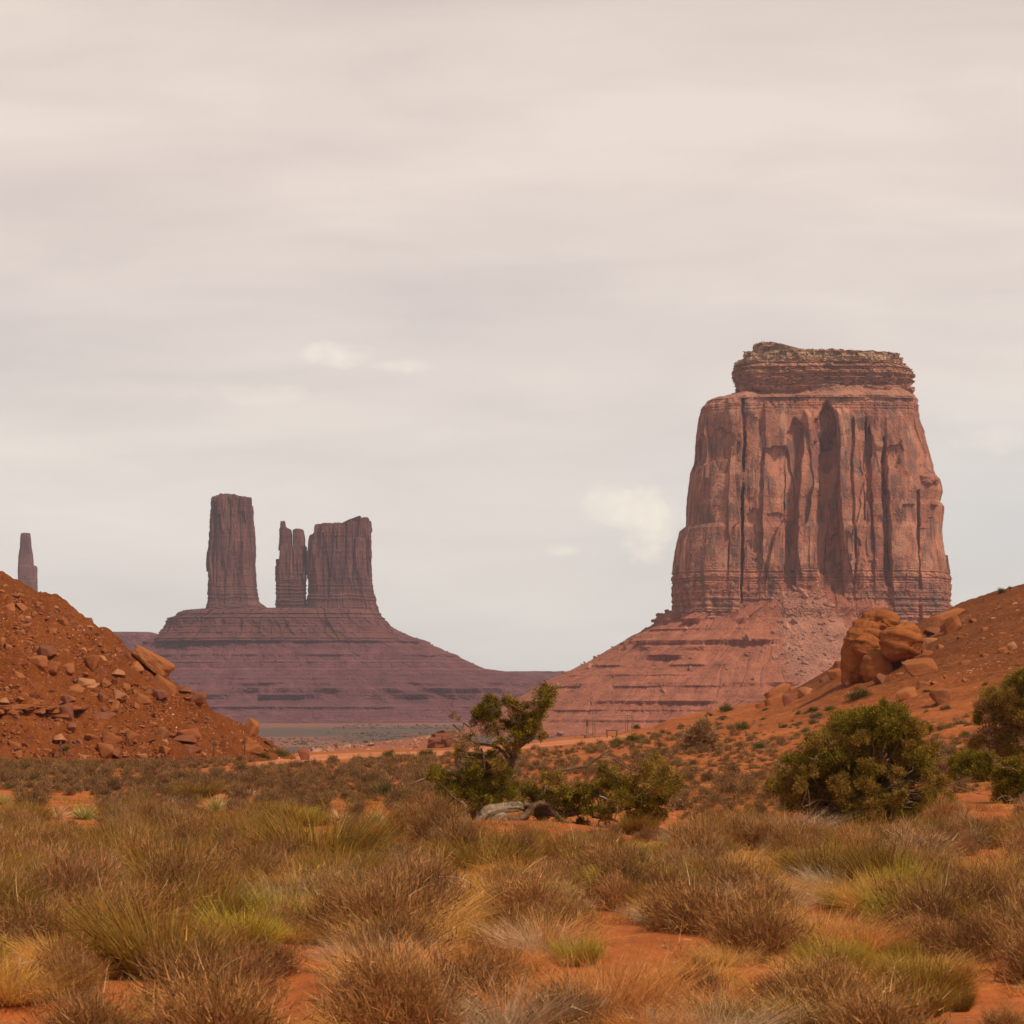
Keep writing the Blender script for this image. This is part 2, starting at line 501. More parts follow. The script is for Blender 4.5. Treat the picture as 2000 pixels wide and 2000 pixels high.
# right-hand hill
hd = np.geomspace(95, 352, 520)
hu = np.linspace((1215 - CX) / F, (2500 - CX) / F, 560)
HD, HU = np.meshgrid(hd, hu, indexing='ij')
HX = HU * HD
e = hill_edge(HX, HD)
HZ = base_h(HX, HD) + 0.06 - 0.7 * (1 - e)
HZ = HZ + e * 0.16 * fbm(HX / 0.9, HD / 0.9, 0, 3, 61)
hx, hdv = HX.ravel(), HD.ravel()
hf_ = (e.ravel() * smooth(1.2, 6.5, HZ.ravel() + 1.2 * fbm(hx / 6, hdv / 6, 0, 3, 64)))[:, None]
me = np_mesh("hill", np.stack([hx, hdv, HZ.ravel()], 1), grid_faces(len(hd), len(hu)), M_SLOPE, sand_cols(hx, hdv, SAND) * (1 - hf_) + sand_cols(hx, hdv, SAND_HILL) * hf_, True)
tag(link("hill", me), "smooth red sand hill rising on the right behind the green junipers", kind='structure')

# left-hand hill
lx = np.linspace(-95, -10, 640)
ly = np.linspace(185, 268, 520)
LY, LX = np.meshgrid(ly, lx, indexing='ij')
LZ = left_h(LX, LY) + 0.42 * fbm(LX / 1.1, LY / 1.1, 0, 4, 62, 0.65) + 0.06
lxv, lyv = LX.ravel(), LY.ravel()
LZ = np.where(LZ < base_h(LX, LY) - 2.5, base_h(LX, LY) - 2.5, LZ)
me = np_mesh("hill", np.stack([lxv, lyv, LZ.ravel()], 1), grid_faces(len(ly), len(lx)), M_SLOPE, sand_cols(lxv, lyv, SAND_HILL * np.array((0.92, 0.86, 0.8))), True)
tag(link("hill", me), "steep rocky red hill on the left, strewn with sandstone blocks", kind='structure')

# pale dirt track across the end of the plain
TRK = np.array([(500, 1490, 1499), (560, 1479, 1492), (620, 1472.5, 1487), (700, 1469, 1483), (800, 1467, 1478), (862, 1465, 1476), (950, 1459, 1470), (1050, 1450, 1461), (1100, 1444.5, 1456),
                (1150, 1441, 1452), (1200, 1437, 1446), (1240, 1430, 1437)], float)
tpx = np.linspace(500, 1240, 260)
tv = []
for k in range(7):
    f = k / 6
    wob = 1.6 * vn(tpx / 14.0, k * 0.0 + (0 if k < 3 else 9), 0, 71) * (1 if k in (0, 6) else 0)
    pyk = np.interp(tpx, TRK[:, 0], TRK[:, 1]) * (1 - f) + np.interp(tpx, TRK[:, 0], TRK[:, 2]) * f + (wob if k == 6 else 0)
    P = drop(tpx, pyk)
    bad = np.isnan(P[:, 1])
    for c in range(3):
        P[:, c] = np.interp(tpx, tpx[~bad], P[~bad, c])
    tv.append(P + np.array((0, 0, 0.05 if 0 < k < 6 else -0.12)))
tv = np.array(tv)
tc = np.array((0.60, 0.235, 0.110)) * (1 + 0.12 * fbm(tv[..., 0].ravel() / 3, tv[..., 1].ravel() / 9, 0, 3, 73))[:, None]
me = np_mesh("dirt_track", tv.reshape(-1, 3), grid_faces(7, len(tpx)), M_SAND, tc, True)
tag(link("dirt_track", me), "pale sandy dirt track crossing the end of the plain", kind='structure')


# ---------------------------------------------------------------- buttes
def ring_mass(D, tab, n, ratio, nt, nv, disp, origin, zf=0.7, top=None, front_w=4.0, yc=0.0, bmean=None, cap=True, closed_b=None):
    """a rock mass from its left/right outline (photo px), rounded-box in plan; disp = outward relief in px units. returns verts, faces"""
    tab = np.array(tab, float)
    kx = D / F
    vv = np.linspace(0, 1, nv)
    py = tab[0, 0] + (tab[-1, 0] - tab[0, 0]) * vv
    o = np.argsort(tab[:, 0])
    xl = np.interp(py, tab[o, 0], tab[o, 1])
    xr = np.interp(py, tab[o, 0], tab[o, 2])
    th = np.linspace(0, 2 * np.pi, 6001)[:-1]
    ex = np.sign(np.cos(th)) * np.abs(np.cos(th)) ** (2 / n)
    ey = np.sign(np.sin(th)) * np.abs(np.sin(th)) ** (2 / n)
    seg = np.hypot(np.roll(ex, -1) - ex, (np.roll(ey, -1) - ey) * ratio)
    seg = seg * np.where(ey > -0.02, front_w, 1.0)
    cs = np.concatenate([[0], np.cumsum(seg)])
    tt = np.interp(np.linspace(0, cs[-1], nt + 1)[:-1], cs, np.linspace(0, 2 * np.pi, 6001))
    ex = np.sign(np.cos(tt)) * np.abs(np.cos(tt)) ** (2 / n)
    ey = np.sign(np.sin(tt)) * np.abs(np.sin(tt)) ** (2 / n)
    a, c = ((xr - xl) / 2)[:, None], ((xr + xl) / 2)[:, None]
    b = ratio * a
    X = c + a * ex[None, :]
    ycr = np.asarray(yc(py) if callable(yc) else yc, float)
    ycm = float(np.mean(ycr))
    Y = (ycr[:, None] if ycr.ndim else ycr) - b * ey[None, :]
    nx = np.sign(ex) * np.abs(ex) ** (n - 1)
    ny = -np.sign(ey) * np.abs(ey) ** (n - 1) / ratio
    ln = np.hypot(nx, ny) + 1e-9
    nx, ny = (nx / ln)[None, :], (ny / ln)[None, :]
    PY = np.broadcast_to(py[:, None], X.shape).copy()
    bm = float(b.max()) if bmean is None else bmean
    kz = (D + (ycm - zf * bm) * kx) / F
    if top is not None:
        tp = top(X)
        PY = tab[0, 0] + (tp - tab[0, 0]) * vv[:, None]
    wy = D + Y * kx
    xa = CX + (X - CX) * kx / wy * F
    global ARC
    ARC = np.cumsum(np.hypot(np.diff(ex, prepend=ex[:1]), np.diff(ey, prepend=ey[:1]) * ratio))[None, :] * float(a.mean()) + np.zeros_like(X)
    dsp = disp(xa, PY, (ey > 0)[None, :] & np.ones_like(X, bool), X, Y)
    X = X + nx * dsp
    Y = Y + ny * dsp
    V = np.stack([(X - CX) * kx, D + Y * kx, EYE + (HY - PY) * kz], -1)
    rows = [V]
    if cap:
        ctr = V[-1].mean(0)
        for f in (0.85, 0.5, 0.2, 0.02):
            r = ctr + (V[-1] - ctr) * f
            r[:, 2] = V[-1, :, 2] * f + ctr[2] * (1 - f) + 3 * kz * vn(r[:, 0] / kx / 9, r[:, 1] / kx / 9, 0, 5) * (1 - f)
            rows.append(r[None])
    V = np.concatenate(rows, 0)
    Fc = grid_faces(V.shape[0], nt, True)
    return (V.reshape(-1, 3) - np.asarray(origin)), Fc


def facet(x, y, z, s, seed, q=3.0, o=3):
    """stepped noise: flat joint faces with sharp edges"""
    a = fbm(x * s, y * s, z * s * 0.13, o, seed) * q
    f = np.floor(a)
    t = a - f
    return (f + smooth(0.84, 1.0, t) + 0.22 * t - 0.1) / q


def vor(u_, v_, cw, ch, seed, tilt=0.3):
    """fractured faces: every cell is its own flat, slightly tilted slab with a sharp edge; about -0.5..0.5"""
    p, q = np.asarray(u_, float) / cw, np.asarray(v_, float) / ch
    p = p + 0.08 * vn(p * 1.3, q * 1.3, 0, seed + 7)
    pi, qi = np.floor(p).astype(np.int64), np.floor(q).astype(np.int64)
    best = np.full(p.shape, 9e9)
    val = np.zeros(p.shape)
    for a in (-1, 0, 1):
        for b in (-1, 0, 1):
            ci, cj = pi + a, qi + b
            ui, uj = ci.astype(np.uint32), cj.astype(np.uint32)
            zz = np.zeros_like(ui)
            j1, j2, h1, h2, h3 = (_h(ui, uj, zz, seed + k) for k in (1, 2, 3, 4, 5))
            dx, dy = p - (ci + 0.5 + 0.46 * j1), q - (cj + 0.5 + 0.46 * j2)
            d2 = np.abs(dx) + np.abs(dy) * 0.8
            m = d2 < best
            best = np.where(m, d2, best)
            val = np.where(m, 0.5 * h1 + tilt * (dx * h2 + 0.6 * dy * h3), val)
    return val


# ---- the big butte
BD = 2200.0
bk = BD / F
b_org = ((1530 - CX) * bk, BD, VALLEY)
butte = empty("flat_topped_butte", b_org, "massive flat-topped red sandstone butte with fluted cliffs above a banded scree slope", "butte", None)

zx = lambda a: 1250 + a / 2.9723
zy = lambda a: 620 + a / 2.9723
cliff_tab = [(zy(1790), zx(190), zx(1800)), (zy(1700), zx(199), zx(1788)), (zy(1660), zx(200), zx(1776)), (zy(1550), zx(198), zx(1770)), (zy(1450), zx(204), zx(1760)),
             (zy(1370), zx(211), zx(1748)), (zy(1280), zx(226), zx(1734)), (zy(1215), zx(244), zx(1735)), (zy(1190), zx(278), zx(1736)), (zy(1080), zx(281), zx(1744)),
             (zy(1050), zx(283), zx(1722)), (zy(990), zx(286), zx(1736)), (zy(920), zx(294), zx(1724)), (zy(880), zx(302), zx(1692)), (zy(800), zx(325), zx(1668)),
             (zy(680), zx(330), zx(1632)), (zy(560), zx(345), zx(1601)), (zy(490), zx(364), zx(1594)), (zy(455), zx(392), zx(1592)), (zy(440), zx(410), zx(1588))]
# column boundaries (x at the top, x at the foot), relief of each column, tilt of its face
EDGES = [(525, 525), (588, 590), (606, 603), (722, 700), (850, 835), (958, 890), (1045, 1030), (1140, 1190), (1215, 1240), (1232, 1252), (1300, 1300), (1316, 1312),
         (1345, 1372), (1405, 1425), (1425, 1478), (1530, 1560), (1612, 1622), (1636, 1644)]
DEPTH = [2, 9, -22, -2, 9, -17, 5, -30, 13, 2, 9, -18, -17, -6, -26, 3, 4, -30, -4]
TILT = [0.02, 0.05, 0, 0.05, -0.06, 0.05, 0.05, -0.07, 0.04, 0.1, -0.05, 0, 0.08, 0.12, -0.05, 0.05, -0.12, 0, 0.08]
TOPS = [760, 772, 768, 806, 786, 818, 806, 784, 800, 796, 808, 792, 826, 872, 850, 806, 935, 960, 905]


def cliff_disp(xa, PY, front, X, Y):
    wx, wy = X, Y
    x = xa + 3.0 * vn(PY * 0.013, xa * 0.012, 0, 81) + 1.3 * vn(PY * 0.06, xa * 0.05, 0, 82) + 0.7 * vn(PY * 0.3, xa * 0.3, 0, 83)
    t = np.clip((PY - 800) / 390, -0.1, 1.1)
    d = np.full(X.shape, float(DEPTH[0]))
    prev = np.full(X.shape, zx(330.0))
    for i, (e0, e1) in enumerate(EDGES):
        ed = zx(e0) + (zx(e1) - zx(e0)) * t
        wgt = smooth(-1.3, 1.3, x - ed)
        nx_ = EDGES[i + 1] if i + 1 < len(EDGES) else (1760, 1760)
        e_n = zx(nx_[0]) + (zx(nx_[1]) - zx(nx_[0])) * t
        arch = np.clip((x - (ed + e_n) / 2) / np.maximum(e_n - ed, 3) * 2, -1.2, 1.2) ** 2
        tp_ = TOPS[i + 1] + (26 * arch if DEPTH[i + 1] < -10 and e_n.mean() - ed.mean() > 10 else 0)
        fade = smooth(tp_ - 5, tp_ + 8, PY + 6 * fbm(xa * 0.12, 0, 0, 2, 84)) * (1 - 0.72 * smooth(1095, 1165, PY))
        thin = (e_n - ed) < 9
        nd = DEPTH[i + 1] * 1.15 * fade * np.where(thin, np.clip(0.75 + 1.1 * vn(PY * 0.03, i * 3.7, 0, 85), 0.05, 1.2), 1.0) + TILT[i + 1] * 1.3 * (x - ed) * fade
        d = d * (1 - wgt) + nd * wgt
    # scars: shallow spalled hollows and broken-off slab ends
    for (cx_, cy_, rx, ry, dep) in ((430, 750, 110, 115, -5), (1170, 1350, 80, 90, -6), (660, 1250, 40, 140, -8), (1080, 640, 60, 110, -8), (1470, 800, 60, 90, -7), (800, 1180, 60, 40, -5)):
        q = ((x - zx(cx_)) * 2.97 / rx) ** 2 + ((PY - zy(cy_)) * 2.97 / ry) ** 2 + 1.1 * fbm(x * 0.07, PY * 0.04, 0, 3, 86)
        d = d + dep * smooth(1.15, 0.85, q)
    for (cx_, cy_, rx, ry, dep) in ((1690, 930, 45, 38, 10), (1725, 1070, 22, 22, 8), (1440, 1060, 25, 40, 6)):
        q = ((x - zx(cx_)) * 2.97 / rx) ** 2 + ((PY - zy(cy_)) * 2.97 / ry) ** 2 + 0.9 * fbm(x * 0.12, PY * 0.12, 0, 3, 87)
        d = d + dep * np.sqrt(np.clip(1 - q, 0, 1))
    uu = ARC
    msk = smooth(-0.10, 0.30, fbm(uu * 0.02, PY * 0.012, 0, 3, 192) - 0.35 * smooth(1450, 1425, X) - 0.3 * smooth(1670, 1700, X))
    mid = smooth(800, 840, PY) * (1 - smooth(1110, 1160, PY))
    d = d * np.where(front, 1, 0)
    d = d + mid * ((13.0 - 8.0 * smooth(185, 225, np.abs(X - 1580))) * vor(uu, PY, 42, 240, 90, 0.95) + msk * 5.5 * vor(uu + 9, PY, 15, 110, 91, 0.7) + msk * 2.2 * vor(uu, PY, 6, 38, 191, 0.6)) + 0.4 * 5.0 * facet(wx, wy, PY * 5, 0.06, 98, 3)
    d = d + 0.35 * fbm(wx * 0.25, wy * 0.25, PY * 0.05, 3, 92) + 0.5 * fbm(wx * 0.5, wy * 0.5, PY * 0.5, 2, 93)
    # bedded foot and bedded brow
    bed = 1.0 * smooth(1095, 1135, PY) + 0.75 * (1 - smooth(785, 812, PY)) + 0.02
    wob = PY + 2.0 * fbm(wx * 0.02, wy * 0.02, 0, 2, 94)
    st = vn(wob * 0.28, 0, 0, 95) + 0.6 * vn(wob * 0.55, 0, 0, 96)
    blk = vor(uu, wob, 9, 9, 97, 0.5)
    d = d + bed * (1.7 * np.tanh(2.2 * st) + 3.6 * blk)
    d = d - 5 * smooth(775, 764, PY)
    return d


cols_b = [(0.20, 0.070, 0.050), (0.31, 0.110, 0.072), (0.40, 0.148, 0.094), (0.34, 0.120, 0.078), (0.24, 0.082, 0.058)]
M_CLIFF = butte_mat("red_cliff_sandstone", [(0.38, 0.145, 0.098), (0.44, 0.175, 0.117), (0.50, 0.205, 0.138), (0.45, 0.180, 0.12), (0.40, 0.150, 0.102)], bk, 0.75, (0.135, 0.078, 0.070))
M_CAP = butte_mat("banded_caprock", [(0.36, 0.15, 0.10), (0.52, 0.26, 0.175), (0.41, 0.175, 0.115), (0.58, 0.33, 0.22), (0.40, 0.165, 0.11)], bk, 0.25, (0.09, 0.06, 0.055), 0.35, 3.0)
M_TALUS = butte_mat("red_scree", [(0.27, 0.088, 0.056), (0.35, 0.120, 0.074), (0.41, 0.145, 0.088), (0.33, 0.112, 0.070), (0.26, 0.085, 0.056)], bk, 0.0, pale=0.25, band_scale=0.6)
M_PALE = butte_mat("pale_debris", [(0.39, 0.170, 0.118), (0.43, 0.190, 0.135), (0.46, 0.210, 0.15)], bk, 0.0, pale=0.5, band_scale=0.4)
M_CAPTOP = butte_mat("tan_caprock", [(0.50, 0.31, 0.19), (0.62, 0.44, 0.29), (0.46, 0.25, 0.155), (0.66, 0.48, 0.33)], bk, 0.25, (0.14, 0.09, 0.07), 0.5, 2.0)

V, Fc = ring_mass(BD, cliff_tab, 4.2, 0.62, 1500, 560, cliff_disp, b_org, zf=0.85)
link("cliff", np_mesh("cliff", V, Fc, M_CLIFF), butte)


def cap_disp(xa, PY, front, X, Y):
    wob = PY + 1.5 * fbm(X * 0.03, Y * 0.03, 0, 2, 101)
    st = vn(wob * 0.20, 0, 0, 102) + 0.7 * vn(wob * 0.45, 0, 0, 103)
    uu = ARC
    d = 4.0 * np.tanh(2.2 * st) + 8.0 * vor(uu, wob, 22, 9, 104, 0.4) + 5.0 * vor(uu, wob, 8, 5, 108, 0.5) + 2.0 * fbm(X * 0.3, Y * 0.3, PY * 0.3, 3, 105)
    d = d - 10 * smooth(zy(385), zy(425), PY) * smooth(zx(560), zx(620), X) * (1 - smooth(zx(960), zx(1040), X))
    for (cx_, cy_, rx, ry) in ((1180, 270, 60, 14), (1380, 275, 40, 14), (1390, 385, 60, 14)):
        q = ((xa - zx(cx_)) * 2.97 / rx) ** 2 + ((PY - zy(cy_)) * 2.97 / ry) ** 2
        d = d - 7 * smooth(1.2, 0.7, q) * front
    return d


cap_tab = [(zy(455), zx(578), zx(1553)), (zy(400), zx(573), zx(1552)), (zy(345), zx(561), zx(1566)), (zy(318), zx(556), zx(1570)), (zy(300), zx(553), zx(1560)), (zy(285), zx(557), zx(1535)),
           (zy(268), zx(571), zx(1513)), (zy(255), zx(563), zx(1500))]
V, Fc = ring_mass(BD, cap_tab, 4.0, 0.62, 1000, 170, cap_disp, b_org, zf=0.85)
link("caprock", np_mesh("caprock", V, Fc, M_CAP), butte)
CT = np.array([(555, 240), (592, 236), (596, 196), (636, 190), (645, 152), (680, 146), (790, 156), (800, 172), (850, 176), (860, 186), (1010, 188), (1090, 186), (1250, 197), (1400, 200), (1475, 208), (1500, 240), (1510, 250)], float)


def cap_top(X):
    t = np.interp(X, zx(CT[:, 0]), zy(CT[:, 1]))
    return t + 1.8 * vn(X * 0.12, 0, 0, 111) + 1.0 * np.round(vn(X * 0.3, 0, 0, 112) * 2) / 2


V, Fc = ring_mass(BD, [(zy(262), zx(566), zx(1498)), (zy(235), zx(566), zx(1500)), (zy(190), zx(574), zx(1496))], 4.0, 0.605, 1000, 90,
                  lambda xa, PY, fr, X, Y: 9 * vor(ARC, PY, 17, 10, 113, 0.5) + 6.0 * vor(ARC, PY, 7, 5, 114, 0.6) + 2.0 * fbm(X * 0.35, Y * 0.35, PY * 0.35, 3, 115) + 1.5 * np.tanh(3 * vn(PY * 0.3, X * 0.02, 0, 116)),
                  b_org, zf=0.85, top=cap_top)
link("caprock_rim", np_mesh("caprock_rim", V, Fc, M_CAPTOP), butte)
# sloping debris apron between cliff brow and cap
V, Fc = ring_mass(BD, [(zy(462), zx(395), zx(1596)), (zy(446), zx(430), zx(1590)), (zy(420), zx(530), zx(1572)), (zy(395), zx(600), zx(1556)), (zy(370), zx(700), zx(1500))], 3.8, 0.665, 800, 80,
                  lambda xa, PY, fr, X, Y: 2.2 * fbm(X * 0.25, Y * 0.25, PY * 0.25, 3, 121) + 8 * fbm(X * 0.05, Y * 0.05, 0, 2, 122) - 26 * smooth(zx(590), zx(640), X) * (1 - smooth(zx(900), zx(1040), X)) * smooth(zy(452), zy(430), PY) - 3 * smooth(zy(450), zy(460), PY), b_org, zf=0.85, bmean=0.62 * 240)
link("debris_apron", np_mesh("debris_apron", V, Fc, M_PALE), butte)

T_L = [(1520, 700), (1455, 815), (1440, 862), (1400, 962), (1350, 1032), (1320, 1088), (1290, 1146), (1240, 1232), (1205, 1292), (1185, 1316), (1168, 1335), (1120, 1380)]
tal_tab = [(p, l, 2 * 1575 - l - (40 if p > 1200 else 0)) for p, l in T_L]


def ledges(PY, X, Y, rows, slope, seed, wobble=2.0):
    d = 0
    for j, (pl, h, x0, x1, amt) in enumerate(rows):
        m = smooth(x0 - 25, x0 + 25, X) * (1 - smooth(x1 - 25, x1 + 25, X)) * np.clip(0.72 + 1.7 * fbm(ARC * 0.016, j * 7.3, 0, 4, seed + j), 0.0, 1.15)
        p = PY + wobble * fbm(X * 0.02, Y * 0.02, 0, 2, seed + 30 + j)
        rise = np.clip((p - (pl - 2.2 * h)) / (2.2 * h), 0, 1) * (p <= pl) + np.clip(1 - (p - pl) / h, 0, 1) * (p > pl)
        d = d + amt * m * slope * h * rise
    return d


def talus_disp(xa, PY, front, X, Y):
    d = ledges(PY, X, Y, [(1206, 12, 1290, 1480, 1.0), (1250, 9, 1235, 1500, 1.0), (1263, 8, 1250, 1380, 0.9), (1279, 9, 1262, 1350, 1.0), (1298, 4, 1150, 1480, 0.9), (1334, 8, 1060, 1520, 1.0),
                          (1340, 4, 1060, 1520, 0.7), (1369, 6, 1020, 1500, 1.0), (1405, 5, 960, 1520, 0.8), (1432, 4, 900, 1520, 0.7), (1318, 3, 1090, 1480, 0.8), (1386, 3, 1000, 1480, 0.8), (1226, 4, 1260, 1440, 0.8)], 2.1, 130, 0.8)
    gul = np.abs(fbm(ARC * 0.04 + 0.8 * vn(ARC * 0.02, PY * 0.02, 0, 145), PY * 0.009, 0, 3, 141))
    d = d - 5 * (1 - gul) ** 5 + 2.2 * fbm(X * 0.10, Y * 0.10, PY * 0.05, 4, 142) + 1.2 * fbm(X * 0.5, Y * 0.5, PY * 0.5, 2, 143)
    return d


V, Fc = ring_mass(BD, tal_tab, 2.3, 0.72, 1700, 420, talus_disp, b_org, zf=0.62, bmean=0.72 * 450)
TV = V + np.array(b_org)
link("scree_slope", np_mesh("scree_slope", V, Fc, M_TALUS), butte)

# fan of fallen debris in front of the cliff
fan_tab = [(1450, 1385, 1860), (1400, 1398, 1820), (1340, 1412, 1770), (1290, 1424, 1730), (1250, 1440, 1694), (1215, 1462, 1664), (1185, 1484, 1634), (1165, 1503, 1602), (1152, 1518, 1576), (1146, 1534, 1560)]
_tt = np.array(sorted(tal_tab))
tal_a = lambda p: 0.72 * (np.interp(p, _tt[:, 0], _tt[:, 2]) - np.interp(p, _tt[:, 0], _tt[:, 1])) / 2
_ft = np.array(sorted(fan_tab))
fan_a = lambda p: 0.55 * (np.interp(p, _ft[:, 0], _ft[:, 2]) - np.interp(p, _ft[:, 0], _ft[:, 1])) / 2
fan_yc = lambda p: -tal_a(p) * 1.0 - 9 + fan_a(p)
V, Fc = ring_mass(BD, fan_tab, 2.0, 0.55, 900, 300, lambda xa, PY, fr, X, Y: 3.5 * fbm(X * 0.06, Y * 0.06, PY * 0.06, 4, 151) + 2.2 * fbm(X * 0.3, Y * 0.3, PY * 0.3, 3, 152), b_org,
                  zf=0.0, yc=fan_yc, bmean=150)
FV = V + np.array(b_org)
link("debris_fan", np_mesh("debris_fan", V, Fc, M_PALE), butte)


# ---- loose block shapes
def hull_rock(seed, flat=0.6, n=13, bev=0.05, detail=1, amp=0.03):
    rr = random.Random(seed)
    bm = bmesh.new()
    for i in range(n):
        p = Vector((rr.gauss(0, 1), rr.gauss(0, 1), rr.gauss(0, 1))).normalized() * rr.uniform(0.8, 1.0)
        p = Vector((max(-0.72, min(0.72, p.x)), max(-0.72, min(0.72, p.y)), max(-0.66, min(0.66, p.z)) * flat))
        bm.verts.new(p)
    r = bmesh.ops.convex_hull(bm, input=bm.verts)
    bmesh.ops.delete(bm, geom=list({g for g in r['geom_interior'] + r['geom_unused'] if isinstance(g, bmesh.types.BMVert)}), context='VERTS')
    bmesh.ops.dissolve_limit(bm, angle_limit=R(14), verts=bm.verts, edges=bm.edges)
    if bev:
        bmesh.ops.bevel(bm, geom=list(bm.edges), offset=bev, segments=2, profile=0.6, affect='EDGES')
    bmesh.ops.triangulate(bm, faces=bm.faces)
    if detail:
        for k in range(detail):
            bmesh.ops.subdivide_edges(bm, edges=[e for e in bm.edges if e.calc_length() > 0.12], cuts=2, use_grid_fill=True)
            bmesh.ops.triangulate(bm, faces=bm.faces)
        for v_ in bm.verts:
            q = v_.co * 2.6 + Vector((seed, 0, 0))
            v_.co += v_.co.normalized() * amp * (mnoise.fractal(q, 0.8, 2.0, 4)) + Vector((1, 0.3, 0)) * amp * 0.7 * math.floor(3 * mnoise.noise(Vector((0, 0, v_.co.z * 7 + seed)))) / 3
    bm.normal_update()
    return bm


def bm_np(bm):
    bmesh.ops.triangulate(bm, faces=bm.faces)
    bm.verts.ensure_lookup_table()
    v_ = np.array([x.co[:] for x in bm.verts])
    f_ = np.array([[x.index for x in fc.verts] for fc in bm.faces])
    bm.free()
    return v_, f_


def rand_rot(n, rng, tilt=0.5):
    out = np.zeros((n, 3, 3))
    for i in range(n):
        out[i] = np.array(Euler((rng.normal(0, tilt), rng.normal(0, tilt), rng.uniform(0, 6.28))).to_matrix())
    return out


SMALL = [bm_np(hull_rock(500 + i, random.choice((0.5, 0.8)), 10, 0, 0)) for i in range(8)]


def rubble(name, pts, sizes, mat, origin, rng, parent=None, tilt=0.6):
    vs, fs, k = [], [], 0
    rot = rand_rot(len(pts), rng, tilt)
    for i, p in enumerate(pts):
        v_, f_ = SMALL[i % len(SMALL)]
        vs.append((v_ * sizes[i] * (1, rng.uniform(0.6, 1), rng.uniform(0.6, 1))) @ rot[i].T + p - np.asarray(origin))
        fs.append(f_ + k)
        k += len(v_)
    return link(name, np_mesh(name, np.concatenate(vs), np.concatenate(fs), mat), parent)


M_BROCK = butte_mat("fallen_block_stone", [(0.34, 0.13, 0.09), (0.46, 0.21, 0.15), (0.52, 0.26, 0.19)], bk, 0.0, band_scale=0.3)


def pick(Vw, cond, n, rng):
    idx = np.flatnonzero(cond)
    return Vw[rng.choice(idx, n)]


p1 = pick(FV, (FV[:, 1] < BD) & (FV[:, 2] > -40), 2600, RNG)
p2 = pick(TV, (TV[:, 1] < BD - 20) & (CX + F * TV[:, 0] / TV[:, 1] > 1000) & (CX + F * TV[:, 0] / TV[:, 1] < 1720), 1500, RNG)
px2 = CX + F * TV[:, 0] / TV[:, 1]
p3 = pick(TV, (np.abs(TV[:, 1] - BD) < 60) & (px2 < 1330) & (px2 > 900), 150, RNG)
pp = np.concatenate([p1, p2, p3])
ss = np.concatenate([RNG.pareto(2.0, len(p1)) * 0.7 + 0.6, RNG.pareto(2.4, len(p2)) * 0.6 + 0.6, RNG.pareto(2.0, len(p3)) * 0.8 + 0.8]).clip(0.5, 5.5)
o = rubble("rubble", pp, ss, M_BROCK, b_org, RNG, butte)
o['kind'] = 'stuff'
big = [(1100, 1316, 2.2), (1160, 1282, 2.0), (1195, 1262, 1.6), (1270, 1212, 2.6), (1282, 1200, 3.0), (1300, 1190, 2.6), (1140, 1292, 1.8)]
for (bx, by, sz) in big:
    j = np.argmin((px2 - bx) ** 2 + (HY - F * (TV[:, 2] - EYE) / TV[:, 1] - by) ** 2)
    v_, f_ = SMALL[(bx + by) % 8]
    link("boulder", np_mesh("boulder", v_ * sz + TV[j] + (0, 0, sz * 0.25) - np.array(b_org), f_, M_BROCK), butte)

# ---- the far spired butte
SD = 3900.0
sk = SD / F
s_org = ((560 - CX) * sk, SD, VALLEY)
spired = empty("spired_butte", s_org, "distant purple butte crowned by a tall tower, twin spires and a broad block", "butte", None)
fx = lambda a: 200 + a / 2.1467
fy = lambda a: 920 + a / 2.1467
far_cols = [(0.098, 0.039, 0.042), (0.14, 0.054, 0.053), (0.20, 0.078, 0.070), (0.12, 0.047, 0.049)]  # purple-blue of the distance haze partly mixed into these stone tones
M_FAR = butte_mat("far_tower_stone", far_cols, sk, 0.5, (0.085, 0.048, 0.048), fresh=(0.27, 0.115, 0.092), varn=(0.10, 0.055, 0.054))
M_FARL = butte_mat("far_ledge_stone", [(0.10, 0.038, 0.040), (0.15, 0.056, 0.053), (0.19, 0.070, 0.062), (0.12, 0.045, 0.046)], sk, 0.3, (0.085, 0.048, 0.048), fresh=(0.20, 0.078, 0.068), varn=(0.10, 0.055, 0.054))
M_FARS = butte_mat("far_scree", [(0.145, 0.054, 0.064), (0.225, 0.082, 0.084), (0.12, 0.048, 0.060), (0.255, 0.096, 0.094), (0.145, 0.055, 0.066)], sk, 0.0, band_scale=2.2)  # scree colour tinted purple for the haze as well


def tower_disp(seed, amp=1.0):
    def f(xa, PY, front, X, Y):
        bed = smooth(1115, 1150, PY)
        st = vn(PY * 0.3 + 0.5 * vn(X * 0.05, Y * 0.05, 0, 8), 0, 0, seed) + 0.6 * vn(PY * 0.6, 0, 0, seed + 1)
        up = 1 - 0.6 * bed
        return amp * (up * (7.0 * vor(ARC, PY, 13, 110, seed + 2, 0.7) + 3.5 * vor(ARC, PY, 5, 40, seed + 3, 0.6)) + 1.0 * fbm(X * 0.3, Y * 0.3, PY * 0.12, 3, seed + 4)
                      + (0.2 + 0.55 * bed) * 1.3 * np.tanh(2 * st))
    return f


def interp_top(pts):
    pts = np.array(pts, float)
    return lambda X: np.interp(X, fx(pts[:, 0]), fy(pts[:, 1])) + 0.7 * vn(X * 0.4, 0, 0, 9)


